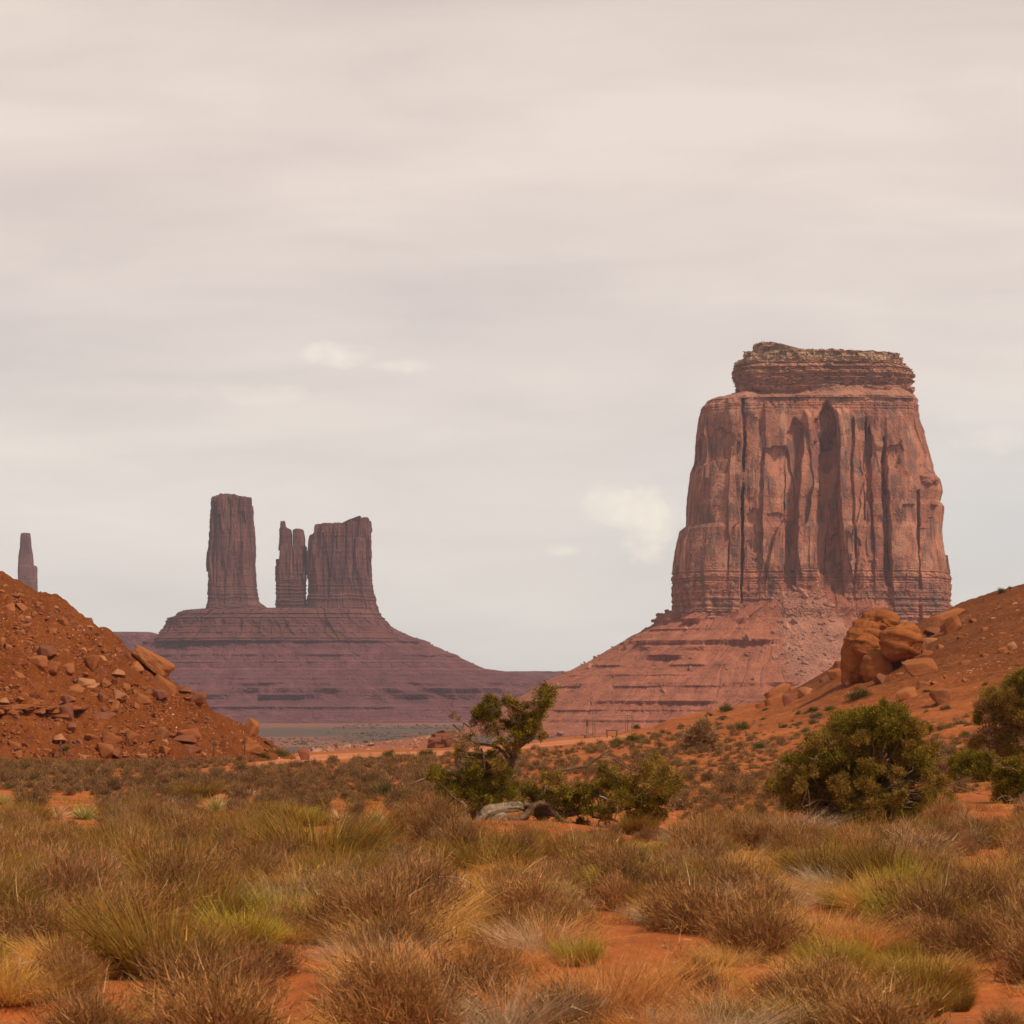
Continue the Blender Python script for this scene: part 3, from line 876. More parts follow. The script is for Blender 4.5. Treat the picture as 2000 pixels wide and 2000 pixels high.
tA = [(fy(600), fx(430), fx(712)), (fy(572), fx(436), fx(690)), (fy(545), fx(441), fx(656)), (fy(500), fx(444), fx(645)), (fy(400), fx(447), fx(632)), (fy(350), fx(448), fx(631)), (fy(290), fx(454), fx(630)),
      (fy(240), fx(459), fx(628)), (fy(200), fx(461), fx(622)), (fy(150), fx(463), fx(620)), (fy(112), fx(463), fx(619)), (fy(100), fx(470), fx(617))]
V, Fc = ring_mass(SD, tA, 3.2, 0.75, 500, 330, tower_disp(201), s_org, zf=0.6, top=interp_top([(440, 108), (466, 103), (500, 94), (560, 95), (570, 101), (615, 108), (640, 110)]))
link("tower", np_mesh("tower", V, Fc, M_FAR), spired)
tB = [(fy(610), fx(724), fx(870)), (fy(570), fx(730), fx(857)), (fy(520), fx(733), fx(851)), (fy(470), fx(734), fx(850)), (fy(420), fx(736), fx(848)), (fy(345), fx(738), fx(850)), (fy(313), fx(740), fx(848))]
V, Fc = ring_mass(SD, tB, 3.0, 0.6, 400, 260, tower_disp(211), s_org, zf=0.6)
link("spire_base", np_mesh("spire_base", V, Fc, M_FAR), spired)
V, Fc = ring_mass(SD, [(fy(330), fx(740), fx(796)), (fy(260), fx(744), fx(794)), (fy(240), fx(745), fx(790))], 2.6, 0.9, 240, 130, tower_disp(221, 0.4), s_org, zf=0.6, bmean=40,
                  top=interp_top([(740, 243), (748, 236), (750, 208), (765, 207), (770, 240), (792, 243), (797, 250)]))
link("spire", np_mesh("spire", V, Fc, M_FAR), spired)
V, Fc = ring_mass(SD, [(fy(330), fx(801), fx(848)), (fy(280), fx(800), fx(848)), (fy(240), fx(800), fx(842))], 2.8, 0.9, 240, 120, tower_disp(231, 0.4), s_org, zf=0.6, bmean=40,
                  top=interp_top([(798, 250), (806, 242), (815, 238), (838, 241), (848, 250)]))
link("spire", np_mesh("spire", V, Fc, M_FAR), spired)
tC = [(fy(660), fx(840), fx(1182)), (fy(620), fx(846), fx(1172)), (fy(590), fx(852), fx(1160)), (fy(540), fx(858), fx(1148)), (fy(500), fx(862), fx(1139)), (fy(440), fx(863), fx(1128)), (fy(300), fx(864), fx(1123)),
      (fy(240), fx(868), fx(1122)), (fy(205), fx(874), fx(1118))]
V, Fc = ring_mass(SD, tC, 3.6, 0.5, 700, 330, tower_disp(241), s_org, zf=0.6,
                  top=interp_top([(860, 278), (880, 270), (892, 258), (895, 224), (908, 222), (913, 232), (925, 219), (1000, 217), (1038, 219), (1043, 209), (1062, 205), (1070, 190), (1086, 189), (1090, 200), (1098, 192), (1112, 194), (1122, 222), (1126, 240)]))
link("broad_tower", np_mesh("broad_tower", V, Fc, M_FAR), spired)
# bench the towers stand on
tE = [(fy(712), fx(215), fx(1285)), (fy(690), fx(240), fx(1255)), (fy(672), fx(262), fx(1225)), (fy(640), fx(276), fx(1198)), (fy(615), fx(281), fx(1172)), (fy(603), fx(315), fx(1160)), (fy(592), fx(330), fx(1150)), (fy(580), fx(350), fx(1140)), (fy(574), fx(420), fx(1100))]
V, Fc = ring_mass(SD, tE, 3.0, 0.57, 900, 160, lambda xa, PY, fr, X, Y: 9 * vor(ARC, PY, 46, 300, 251, 0.8) + 4 * vor(ARC, PY, 13, 22, 252, 0.6) + 3.5 * fbm(ARC * 0.05, PY * 0.05, 0, 3, 255) + 1.5 * np.tanh(2.5 * vn(PY * 0.35, 0, 0, 253)) + 1.2 * fbm(X * 0.2, Y * 0.2, PY * 0.2, 3, 254),
                  s_org, zf=0.55)
link("ledge", np_mesh("ledge", V, Fc, M_FARL), spired)
S_R = [(1035, 690, 190), (1000, 990, 60), (960, 1120, -60), (900, 1300, 0)]
tT = [(fy(1090), fx(-900), fx(2600)), (fy(1010), fx(-620), fx(2250)), (fy(960), fx(-430), fx(2080)), (fy(905), fx(-260), fx(1960)), (fy(872), fx(-180), fx(1860)), (fy(848), fx(-110), fx(1760)), (fy(835), fx(-60), fx(1680)),
      (fy(825), fx(-20), fx(1604)), (fy(775), fx(70), fx(1496)), (fy(730), fx(160), fx(1400)), (fy(680), fx(232), fx(1280)), (fy(640), fx(300), fx(1205)), (fy(600), fx(400), fx(1120))]


def fars_disp(xa, PY, front, X, Y):
    d = ledges(PY, X, Y, [(fy(710), 5, fx(-300), fx(1400), 0.9), (fy(770), 4, fx(-300), fx(1500), 0.8), (fy(800), 2, fx(-300), fx(1500), 0.6), (fy(868), 4, fx(-300), fx(2200), 0.8), (fy(890), 6, fx(-300), fx(2200), 0.9), (fy(912), 10, fx(-300), fx(2200), 1.0), (fy(938), 9, fx(-300), fx(2200), 0.9),
                          (fy(988), 4, fx(-600), fx(2200), 0.9)], 2.2, 260, 0.9)
    gul = np.abs(fbm(X * 0.05, Y * 0.05, PY * 0.004, 3, 271))
    return d - 3.5 * (1 - gul) ** 4 + 1.8 * fbm(X * 0.1, Y * 0.1, PY * 0.05, 4, 272) + 1.2 * fbm(X * 0.5, Y * 0.5, PY * 0.5, 2, 273)


V, Fc = ring_mass(SD, tT, 2.2, 0.5, 1700, 420, fars_disp, s_org, zf=0.45, bmean=0.5 * 600)
SV = V + np.array(s_org)
link("scree_slope", np_mesh("scree_slope", V, Fc, M_FARS), spired)
ps = pick(SV, (SV[:, 1] < SD), 500, RNG)
pq = pick(SV, (np.abs(SV[:, 1] - SD) < 80) & (SV[:, 0] > (760 - CX) * sk) & (SV[:, 0] < (960 - CX) * sk), 40, RNG)
o = rubble("rubble", np.concatenate([ps, pq]), (RNG.pareto(2.5, 540) * 1.0 + 1.0).clip(0.8, 6), M_FARS, s_org, RNG, spired)
o['kind'] = 'stuff'

# ---- far spire on the left, its foot hidden by the hill
PD = 5200.0
pk = PD / F
p_org = ((52 - CX) * pk, PD, VALLEY)
gx_ = lambda a: a / 3.22
gy_ = lambda a: 1000 + a / 3.22
spire = empty("lone_spire", p_org, "slim far rock spire standing alone above the left hill's crest", "rock spire")
V, Fc = ring_mass(PD, [(gy_(900), gx_(85), gx_(262)), (gy_(520), gx_(112), gx_(237)), (gy_(430), gx_(116), gx_(232)), (gy_(350), gx_(116), gx_(231)), (gy_(338), gx_(117), gx_(226)), (gy_(332), gx_(117), gx_(206)), (gy_(280), gx_(120), gx_(200)), (gy_(220), gx_(130), gx_(190)),
                       (gy_(150), gx_(134), gx_(186)), (gy_(131), gx_(137), gx_(184))], 2.8, 0.8, 300, 300, tower_disp(281, 0.35), p_org, zf=0.5)
link("pillar", np_mesh("pillar", V, Fc, M_FAR), spire)
V, Fc = ring_mass(PD, [(1440, -330, 440), (1340, -180, 300), (1260, -60, 190), (1200, 10, 110)], 2.1, 0.8, 300, 100,
                  lambda xa, PY, fr, X, Y: 4 * fbm(X * 0.08, Y * 0.08, PY * 0.05, 4, 291), p_org, zf=0.4)
link("scree_slope", np_mesh("scree_slope", V, Fc, M_FARS), spire)


# ---- brush specks on the valley floor
vx_ = RNG.uniform(-0.12, 0.03, 7000)
vd_ = np.sqrt(RNG.uniform(1200 ** 2, 3300 ** 2, 7000))
m_, t = mat_new("valley_brush")
finish(t, t.ramp(t.noise(t.n('ShaderNodeNewGeometry').outputs['Position'], 0.02, 3), [(0.3, (0.07, 0.055, 0.042)), (0.7, (0.11, 0.085, 0.065))]))
vp_ = np.stack([vx_ * vd_, vd_, base_h(vx_ * vd_, vd_)], 1)
vp_ = vp_[vn(vp_[:, 0] / 70, vp_[:, 1] / 250, 0, 333) > -0.25]
tag(rubble("brush", vp_, (RNG.pareto(3, len(vp_)) * 0.7 + 0.7).clip(0, 3), m_, (0, 0, 0), RNG, None, 0.2), "dark brush specks on the grey valley floor far below", kind='stuff')


# ---- far low mesas
def mesa(label, D, tab, seed, ratio=0.3):
    org = ((np.mean([tab[-1][1], tab[-1][2]]) - CX) * D / F, D, VALLEY)
    root = empty("low_mesa", org, label, "mesa")
    tab = sorted(tab, key=lambda r_: -r_[0])
    V, Fc = ring_mass(D, tab, 3.0, ratio, 900, 130,
                      lambda xa, PY, fr, X, Y: 8 * facet(X, Y, PY, 0.03, seed, 3) + 4 * fbm(X * 0.07, Y * 0.07, PY * 0.04, 4, seed + 1) + ledges(PY, X, Y, [(1262, 6, -900, 3000, 1), (1335, 7, -900, 3000, 1), (1352, 5, -900, 3000, .8)], 2.0, seed + 5),
                      org, zf=0.2)
    link("mesa_body", np_mesh("mesa_body", V, Fc, M_FARS), root)
    return root


mesa("low dark mesa running out to the right from the distant spired butte's foot", 5600.0,
     [(1420, 640, 1900), (1380, 700, 1800), (1345, 760, 1700), (1322, 800, 1640), (1318, 850, 1600), (1312, 890, 1330)], 301)
mesa("flat far mesa on the skyline between left hill and distant spired butte", 5000.0,
     [(1420, -500, 560), (1330, -300, 480), (1275, -160, 420), (1252, -120, 380), (1240, -100, 316), (1234, -60, 296)], 311)
mesa("tiny bluish mesa tip peeking over the left hill's slope", 6400.0,
     [(1400, 20, 330), (1300, 70, 250), (1240, 100, 196), (1222, 115, 183), (1206, 120, 178)], 321, 0.6)
# ---------------------------------------------------------------- loose rocks on the near hills
M_ROCK = rock_mat("red_block_stone", (0.29, 0.096, 0.036), (0.36, 0.130, 0.052), (0.40, 0.155, 0.072))
M_ROCKP = rock_mat("pale_block_stone", (0.42, 0.175, 0.082), (0.45, 0.20, 0.10), (0.48, 0.24, 0.135))
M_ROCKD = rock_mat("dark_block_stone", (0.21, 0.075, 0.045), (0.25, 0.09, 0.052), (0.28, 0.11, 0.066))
M_MOUND = rock_mat("smooth_red_sandstone", (0.30, 0.098, 0.032), (0.30, 0.098, 0.032), (0.335, 0.118, 0.042), 0.9)


def me_from_bm(name, bm, mat, smooth_shade=True):
    me = bpy.data.meshes.new(name)
    bm.to_mesh(me)
    bm.free()
    me.materials.append(mat)
    if smooth_shade:
        me.polygons.foreach_set('use_smooth', np.ones(len(me.polygons), bool))
        me.set_sharp_from_angle(angle=R(32))
    return me


BLOCKS = [me_from_bm("sandstone_block", hull_rock(20 + i, f, 14, 0.045, 1, 0.035), M_ROCK) for i, f in enumerate((0.45, 0.6, 0.7, 0.5, 0.85, 0.65, 0.9, 0.4))]
BLOCKS_P = []
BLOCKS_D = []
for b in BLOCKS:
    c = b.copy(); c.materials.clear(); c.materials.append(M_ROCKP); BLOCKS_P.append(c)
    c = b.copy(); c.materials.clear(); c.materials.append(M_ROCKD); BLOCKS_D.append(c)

# extents of every shape, for sizing by the room it takes up
EXT = [np.ptp(np.array([v_.co[:] for v_ in b.vertices]), axis=0) for b in BLOCKS]


def put_rock(px, py, wpx, hpx, shape, label, pal='m', group=None, rz=None, tilt=0.0, name="sandstone_rock", sink=0.2, deep=0.8, P=None):
    """a block whose foot centre shows at (px, py + h/2), wpx by hpx photo pixels"""
    P = drop(px, py + hpx * 0.42)[0] if P is None else P
    if np.isnan(P[1]):
        P = drop(px, py + hpx * 0.9 + 4)[0]
        if np.isnan(P[1]):
            return None
    k = P[1] / F
    src = {'m': BLOCKS, 'p': BLOCKS_P, 'd': BLOCKS_D}[pal][shape]
    o = bpy.data.objects.new(name, src)
    COL.objects.link(o)
    ex = EXT[shape]
    wx_, hz_ = wpx * k / ex[0], hpx * k / ex[2] * 1.12
    o.scale = (wx_, max(wx_, hz_) * deep, hz_)
    o.rotation_euler = (0, R(tilt), rz if rz is not None else random.choice((0, math.pi)) + random.uniform(-.3, .3))
    o.location = (P[0], P[1] + 0.2 * wpx * k, P[2] + hpx * k * (0.5 - sink))
    return tag(o, label, "rock", group)


z4 = lambda a: a / 3.22
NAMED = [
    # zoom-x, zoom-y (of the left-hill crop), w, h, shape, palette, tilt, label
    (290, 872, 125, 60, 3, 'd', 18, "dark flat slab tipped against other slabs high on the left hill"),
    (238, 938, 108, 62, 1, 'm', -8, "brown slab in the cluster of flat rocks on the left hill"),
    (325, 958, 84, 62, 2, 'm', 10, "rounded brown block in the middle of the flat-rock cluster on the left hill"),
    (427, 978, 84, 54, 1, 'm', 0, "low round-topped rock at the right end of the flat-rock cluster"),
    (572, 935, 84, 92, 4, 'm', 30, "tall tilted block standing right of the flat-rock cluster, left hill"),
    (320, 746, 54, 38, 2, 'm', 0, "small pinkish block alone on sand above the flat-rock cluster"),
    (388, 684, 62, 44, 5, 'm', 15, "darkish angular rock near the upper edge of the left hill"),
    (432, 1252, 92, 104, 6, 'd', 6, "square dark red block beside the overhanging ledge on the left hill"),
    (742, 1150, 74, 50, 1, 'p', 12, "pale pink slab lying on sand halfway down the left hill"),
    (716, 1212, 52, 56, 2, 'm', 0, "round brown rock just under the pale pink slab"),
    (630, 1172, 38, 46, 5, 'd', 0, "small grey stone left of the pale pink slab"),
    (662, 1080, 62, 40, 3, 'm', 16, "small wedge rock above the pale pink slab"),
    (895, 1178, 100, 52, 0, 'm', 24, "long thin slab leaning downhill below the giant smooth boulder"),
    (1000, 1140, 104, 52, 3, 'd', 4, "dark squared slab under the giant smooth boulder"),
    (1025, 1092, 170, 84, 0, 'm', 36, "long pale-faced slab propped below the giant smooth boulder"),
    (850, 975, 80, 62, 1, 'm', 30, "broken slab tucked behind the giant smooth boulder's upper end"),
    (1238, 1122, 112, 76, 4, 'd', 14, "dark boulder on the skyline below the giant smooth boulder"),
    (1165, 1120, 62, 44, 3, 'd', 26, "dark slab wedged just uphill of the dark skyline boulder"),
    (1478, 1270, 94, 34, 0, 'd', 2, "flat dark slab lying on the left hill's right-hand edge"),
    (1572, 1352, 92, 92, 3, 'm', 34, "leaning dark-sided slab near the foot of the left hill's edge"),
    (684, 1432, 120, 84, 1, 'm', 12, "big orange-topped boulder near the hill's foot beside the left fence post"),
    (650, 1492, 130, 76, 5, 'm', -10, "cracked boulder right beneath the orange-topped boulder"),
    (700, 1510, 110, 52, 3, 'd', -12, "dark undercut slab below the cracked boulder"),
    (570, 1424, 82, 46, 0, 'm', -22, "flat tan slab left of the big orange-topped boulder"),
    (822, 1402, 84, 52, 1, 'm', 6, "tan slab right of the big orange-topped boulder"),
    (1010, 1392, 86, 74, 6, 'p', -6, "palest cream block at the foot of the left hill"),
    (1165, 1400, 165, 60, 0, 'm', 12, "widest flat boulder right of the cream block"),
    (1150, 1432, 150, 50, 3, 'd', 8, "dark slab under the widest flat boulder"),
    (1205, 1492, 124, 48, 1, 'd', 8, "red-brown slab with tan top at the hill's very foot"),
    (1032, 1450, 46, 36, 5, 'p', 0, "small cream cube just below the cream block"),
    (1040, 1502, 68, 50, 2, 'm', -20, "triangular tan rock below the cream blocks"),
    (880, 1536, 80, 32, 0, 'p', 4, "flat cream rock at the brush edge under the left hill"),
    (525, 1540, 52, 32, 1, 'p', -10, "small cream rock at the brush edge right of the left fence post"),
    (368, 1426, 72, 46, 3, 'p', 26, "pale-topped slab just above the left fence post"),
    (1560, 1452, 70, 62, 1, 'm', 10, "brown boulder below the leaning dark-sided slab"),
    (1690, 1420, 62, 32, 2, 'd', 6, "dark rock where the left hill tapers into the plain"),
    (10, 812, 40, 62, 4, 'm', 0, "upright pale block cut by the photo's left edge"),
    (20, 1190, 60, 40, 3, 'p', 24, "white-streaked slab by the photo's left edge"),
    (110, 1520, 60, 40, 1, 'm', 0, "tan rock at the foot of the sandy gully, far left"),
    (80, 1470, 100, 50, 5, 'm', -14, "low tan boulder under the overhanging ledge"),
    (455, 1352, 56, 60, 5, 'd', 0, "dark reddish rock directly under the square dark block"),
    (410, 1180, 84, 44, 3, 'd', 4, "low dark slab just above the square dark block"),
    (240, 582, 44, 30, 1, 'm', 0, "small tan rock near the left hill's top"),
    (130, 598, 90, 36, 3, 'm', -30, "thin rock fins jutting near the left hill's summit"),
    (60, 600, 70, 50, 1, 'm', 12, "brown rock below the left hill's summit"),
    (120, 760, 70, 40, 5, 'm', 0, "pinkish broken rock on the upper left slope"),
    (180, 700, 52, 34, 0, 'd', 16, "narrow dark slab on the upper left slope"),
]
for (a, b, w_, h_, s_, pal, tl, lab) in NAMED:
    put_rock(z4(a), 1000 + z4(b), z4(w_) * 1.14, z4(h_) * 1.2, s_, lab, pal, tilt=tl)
put_rock(592, 1458, 27, 26, 6, "single dark red boulder standing alone on the dirt track", 'd', rz=0.35, sink=0.1)

# giant smooth boulder on the left hill's edge
bm = bmesh.new()
bmesh.ops.create_icosphere(bm, subdivisions=5, radius=1)
for v_ in bm.verts:
    c = v_.co
    s_ = 1.0 / max(abs(c.x) ** 5 + abs(c.y) ** 5 + abs(c.z) ** 5, 1e-6) ** (1 / 5)
    c *= (s_ * 0.85 + 0.15)
    c.z *= 0.85 + 0.35 * c.x
    c *= 1 + 0.13 * mnoise.fractal(c * 1.3 + Vector((3, 0, 0)), 1.0, 2, 4)
    if c.z < -0.45: c.z = -0.45 + (c.z + 0.45) * 0.3
P = drop(z4(930), 1000 + z4(985))[0]
k = P[1] / F
o = link("boulder", me_from_bm("boulder", bm, M_ROCK), None, (P[0] + 0.2, P[1] + 0.4, P[2] + 0.50))
o.scale = (z4(138) * k, z4(110) * k, z4(72) * k)
o.rotation_euler = (0, R(38), 0.1)
tag(o, "giant smooth boulder leaning down the edge of the left hill", "boulder")

# overhanging bedrock ledge, far left
bm = bmesh.new()
L0, L1 = drop(-14, 1396)[0], drop(116, 1396)[0]
rr = random.Random(5)
for lay, (zo, th, out) in enumerate(((0.02, 0.30, 0.62), (-0.26, 0.34, 0.50), (-0.58, 0.30, 0.05))):
    xs = L0[0] - 1.5
    while xs < L1[0]:
        wdt = rr.uniform(0.9, 2.4)
        f = (xs - L0[0]) / (L1[0] - L0[0])
        q = L0 + (L1 - L0) * f
        r_ = bmesh.ops.create_cube(bm, size=1.0)
        m_ = Matrix.Translation((xs + wdt / 2, q[1] + 1.75 - out * rr.uniform(0.8, 1.15), q[2] + 0.55 + zo + rr.uniform(-.03, .03))) @ Euler((rr.uniform(-.04, .04), rr.uniform(-.03, .03), rr.uniform(-.06, .06))).to_matrix().to_4x4() @ Matrix.Diagonal((wdt * 0.99, 3.2, th, 1))
        bmesh.ops.transform(bm, matrix=m_, verts=r_['verts'])
        xs += wdt
bmesh.ops.bevel(bm, geom=list(bm.edges), offset=0.07, segments=2, affect='EDGES')
bmesh.ops.triangulate(bm, faces=bm.faces)
for _ in range(2):
    bmesh.ops.subdivide_edges(bm, edges=[e for e in bm.edges if e.calc_length() > 0.35], cuts=1)
    bmesh.ops.triangulate(bm, faces=bm.faces)
for v_ in bm.verts:
    v_.co += Vector((0.5, 1.4, 0.7)) * 0.20 * mnoise.fractal(v_.co * 1.3, 0.8, 2, 4)
tag(link("rock_ledge", me_from_bm("rock_ledge", bm, M_ROCK)), "layered rock ledge overhanging a dark hollow on the left hill", "rock ledge")

# small stones strewn over the left hill (nothing tells these apart)
rng = np.random.default_rng(77)
cnt = 0
rp = np.stack([rng.uniform(-5, 530, 1500), rng.uniform(1140, 1478, 1500)], 1)
rP = drop(rp[:, 0], rp[:, 1] + 2)
for (px, py), P0 in zip(rp, rP):
    sil = np.interp(px, [0, 100, 200, 300, 420, 540], [1132, 1166, 1238, 1322, 1402, 1472])
    if py < sil + 2:
        continue
    h0 = sil + (1475 - sil) * 0.3
    keep = 0.35 + 0.65 * (vn(px / 45.0, py / 30.0, 0, 78) > -0.05)
    if py - sil < 30: keep = 1
    if rng.random() > keep or cnt > 185:
        continue
    w_ = min(7 + rng.pareto(1.8) * 6, 30)
    if put_rock(px, py, w_, w_ * rng.uniform(0.42, 0.75), int(rng.integers(0, 8)), "small rust-red stone strewn over the rocky left hill", rng.choice(['m', 'm', 'm', 'd', 'd', 'p']),
                "stones strewn over the left hill", tilt=rng.normal(12, 16), rz=rng.uniform(0, 6.28), name="stone", sink=0.4, P=P0):
        cnt += 1

# ---- right hill: the rounded outcrop
z3 = lambda a: 1600 + a / 4.83
y3 = lambda a: 1130 + a / 4.83
P = drop(z3(420), y3(1025))[0]
OD = P[1] + 5.0
ok_ = OD / F
bm = bmesh.new()
LOBES = [  # centre x, y (crop px), half width, half height, depth offset (m), tilt deg, depth factor
    (600, 620, 190, 330, 1.8, -8, 1.0), (440, 600, 130, 275, 1.4, 16, 0.9), (395, 760, 165, 300, 0.8, 6, 0.8), (300, 850, 75, 250, 0.4, 5, 0.8), (350, 620, 110, 180, 1.0, 22, 0.8),
    (722, 612, 195, 172, -2.9, -8, 0.75), (500, 860, 148, 172, -2.2, -4, 0.7), (590, 800, 160, 200, -0.1, -8, 0.8), (430, 640, 140, 120, -0.3, 20, 0.7), (265, 800, 48, 190, 1.2, 6, 0.8), (640, 420, 120, 110, 1.0, 0, 0.9), (500, 520, 190, 170, 1.5, 0, 0.9)]
for i, (cx_, cy_, rx, ry, dy, tl, df) in enumerate(LOBES):
    r_ = bmesh.ops.create_icosphere(bm, subdivisions=5, radius=1)
    for v_ in r_['verts']:
        c = v_.co.copy()
        s_ = 1.0 / max(abs(c.x) ** 2.5 + abs(c.y) ** 2.3 + abs(c.z) ** 2.5, 1e-6) ** (1 / 2.45)
        c = c * s_
        c *= 1 + 0.08 * mnoise.fractal(c * 1.4 + Vector((i * 9, 0, 0)), 1.0, 2, 4) + 0.012 * mnoise.noise(Vector((0, c.x * 2, c.z * 6 + i)))
        v_.co = c
    m_ = (Matrix.Translation(((z3(cx_) - CX) * ok_, OD + dy, EYE + (HY - y3(cy_)) * ok_)) @ Euler((0, R(tl), 0)).to_matrix().to_4x4()
          @ Matrix.Diagonal((rx / 4.83 * ok_, rx / 4.83 * ok_ * df * 1.1, ry / 4.83 * ok_, 1)))
    bmesh.ops.transform(bm, matrix=m_, verts=r_['verts'])
me = me_from_bm("sandstone_outcrop", bm, M_MOUND)
me.polygons.foreach_set('use_smooth', np.ones(len(me.polygons), bool))
mound = link("sandstone_outcrop", me)
md = mound.modifiers.new("fuse", 'REMESH')
md.mode = 'VOXEL'
md.voxel_size = 0.075
md.use_smooth_shade = True
dg = bpy.context.evaluated_depsgraph_get()
me2 = bpy.data.meshes.new_from_object(mound.evaluated_get(dg))
mound.modifiers.clear()
mound.data = me2
me2.name = "sandstone_outcrop"
nv_ = len(me2.vertices)
co = np.empty(nv_ * 3); me2.vertices.foreach_get('co', co); co = co.reshape(-1, 3)
no = np.empty(nv_ * 3); me2.vertices.foreach_get('normal', no); no = no.reshape(-1, 3)
q_ = co - co.mean(0)
wz = q_[:, 2] * 1.5 + 0.25 * q_[:, 0] + 1.4 * fbm(q_[:, 0] * 0.3, q_[:, 1] * 0.3, q_[:, 2] * 0.3, 3, 601)
rg_ = np.abs(fbm(q_[:, 0] * 0.32, q_[:, 1] * 0.32, q_[:, 2] * 0.32, 4, 603))
co += no * (0.22 * fbm(q_[:, 0] * 0.5, q_[:, 1] * 0.5, q_[:, 2] * 0.5, 4, 600) + 0.05 * np.tanh(3 * vn(wz, 0, 0, 602)) + 0.04 * np.tanh(3 * vn(wz * 2.7, 0, 0, 605)) - 0.14 * np.clip(1 - rg_ / 0.035, 0, 1))[:, None]
me2.vertices.foreach_set('co', co.ravel())
me2.update()
tag(mound, "large smooth rounded sandstone outcrop of bulging lobes on the right hill", "rock outcrop")

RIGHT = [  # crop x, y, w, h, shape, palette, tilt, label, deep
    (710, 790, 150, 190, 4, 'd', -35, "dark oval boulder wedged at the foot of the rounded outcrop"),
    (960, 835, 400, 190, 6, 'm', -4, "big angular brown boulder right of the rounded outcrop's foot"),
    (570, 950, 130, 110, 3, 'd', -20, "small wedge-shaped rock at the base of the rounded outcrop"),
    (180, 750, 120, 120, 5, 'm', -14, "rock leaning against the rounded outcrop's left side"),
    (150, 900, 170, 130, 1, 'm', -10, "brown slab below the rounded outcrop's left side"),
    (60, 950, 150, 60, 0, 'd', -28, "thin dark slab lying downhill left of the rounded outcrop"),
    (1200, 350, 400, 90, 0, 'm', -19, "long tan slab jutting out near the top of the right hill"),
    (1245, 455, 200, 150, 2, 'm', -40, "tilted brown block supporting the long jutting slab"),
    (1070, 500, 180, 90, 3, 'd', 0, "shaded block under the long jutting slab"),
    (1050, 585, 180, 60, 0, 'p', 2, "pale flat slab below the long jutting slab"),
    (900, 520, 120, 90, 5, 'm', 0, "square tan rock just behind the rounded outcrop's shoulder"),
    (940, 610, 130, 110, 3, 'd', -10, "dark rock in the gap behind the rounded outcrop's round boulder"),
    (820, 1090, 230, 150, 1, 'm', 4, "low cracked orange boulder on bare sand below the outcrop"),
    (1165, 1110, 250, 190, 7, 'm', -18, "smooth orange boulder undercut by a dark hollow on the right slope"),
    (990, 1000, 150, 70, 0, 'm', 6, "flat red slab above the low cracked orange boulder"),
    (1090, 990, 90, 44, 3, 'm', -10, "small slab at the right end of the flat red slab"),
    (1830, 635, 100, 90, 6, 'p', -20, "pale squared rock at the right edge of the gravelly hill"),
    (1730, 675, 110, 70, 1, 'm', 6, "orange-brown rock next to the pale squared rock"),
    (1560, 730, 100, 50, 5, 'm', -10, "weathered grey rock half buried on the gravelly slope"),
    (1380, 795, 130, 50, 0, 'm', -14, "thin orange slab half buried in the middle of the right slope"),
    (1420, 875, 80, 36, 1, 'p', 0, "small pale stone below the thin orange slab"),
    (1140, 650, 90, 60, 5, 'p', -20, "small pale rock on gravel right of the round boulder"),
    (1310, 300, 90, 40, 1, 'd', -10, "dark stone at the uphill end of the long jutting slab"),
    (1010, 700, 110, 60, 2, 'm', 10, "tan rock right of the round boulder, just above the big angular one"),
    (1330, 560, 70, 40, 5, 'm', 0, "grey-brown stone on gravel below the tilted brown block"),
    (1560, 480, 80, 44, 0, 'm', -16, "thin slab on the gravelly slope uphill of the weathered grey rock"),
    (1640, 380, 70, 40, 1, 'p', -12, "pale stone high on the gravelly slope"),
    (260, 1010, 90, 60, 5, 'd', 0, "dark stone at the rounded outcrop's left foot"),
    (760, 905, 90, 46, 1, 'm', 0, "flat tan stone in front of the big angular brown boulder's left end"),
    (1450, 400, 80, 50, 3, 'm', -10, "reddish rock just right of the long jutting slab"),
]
for (a, b, w_, h_, s_, pal, tl, lab) in RIGHT:
    put_rock(z3(a), y3(b), w_ / 4.83, h_ / 4.83, s_, lab, pal, tilt=tl, rz=random.uniform(-.25, .25) + (math.pi if s_ % 2 else 0), deep=0.7)
for (px, py, w_, h_, s_, pal, tl, lab) in ((1520, 1352, 62, 26, 0, 'm', -30, "upper of two stacked tilted slabs on the right hill's crest"), (1515, 1368, 52, 22, 0, 'm', -24, "lower of two stacked tilted slabs on the right hill's crest"),
                                           (1537, 1366, 24, 30, 6, 'd', 6, "small upright block beside the two stacked tilted slabs"), (1492, 1377, 40, 12, 0, 'm', -12, "thin flat stone left of the two stacked tilted slabs"),
                                           (1575, 1350, 34, 20, 1, 'p', -10, "pale rock just right of the two stacked tilted slabs")):
    put_rock(px, py, w_, h_, s_, lab, pal, tilt=tl, rz=0.1, deep=0.7)
cnt = 0
rp = np.stack([rng.uniform(1560, 2010, 900), rng.uniform(1150, 1420, 900)], 1)
rP = drop(rp[:, 0], rp[:, 1] + 2)
for (px, py), P0 in zip(rp, rP):
    sil = np.interp(px, CREST[:, 0], CREST[:, 1])
    if py < sil + 3 or cnt > 92 or rng.random() > (1.0 if (px > 1750 and py < 1320) else 0.12):
        continue
    w_ = min(3.5 + rng.pareto(2.4) * 3, 13)
    if put_rock(px, py, w_, w_ * rng.uniform(0.4, 0.8), int(rng.integers(0, 8)), "small stone littering the gravelly upper slope of the right hill", rng.choice(['m', 'p', 'p', 'd']),
                "stones on the right hill", tilt=rng.normal(-8, 14), rz=rng.uniform(0, 6.28), name="stone", sink=0.4, P=P0):
        cnt += 1
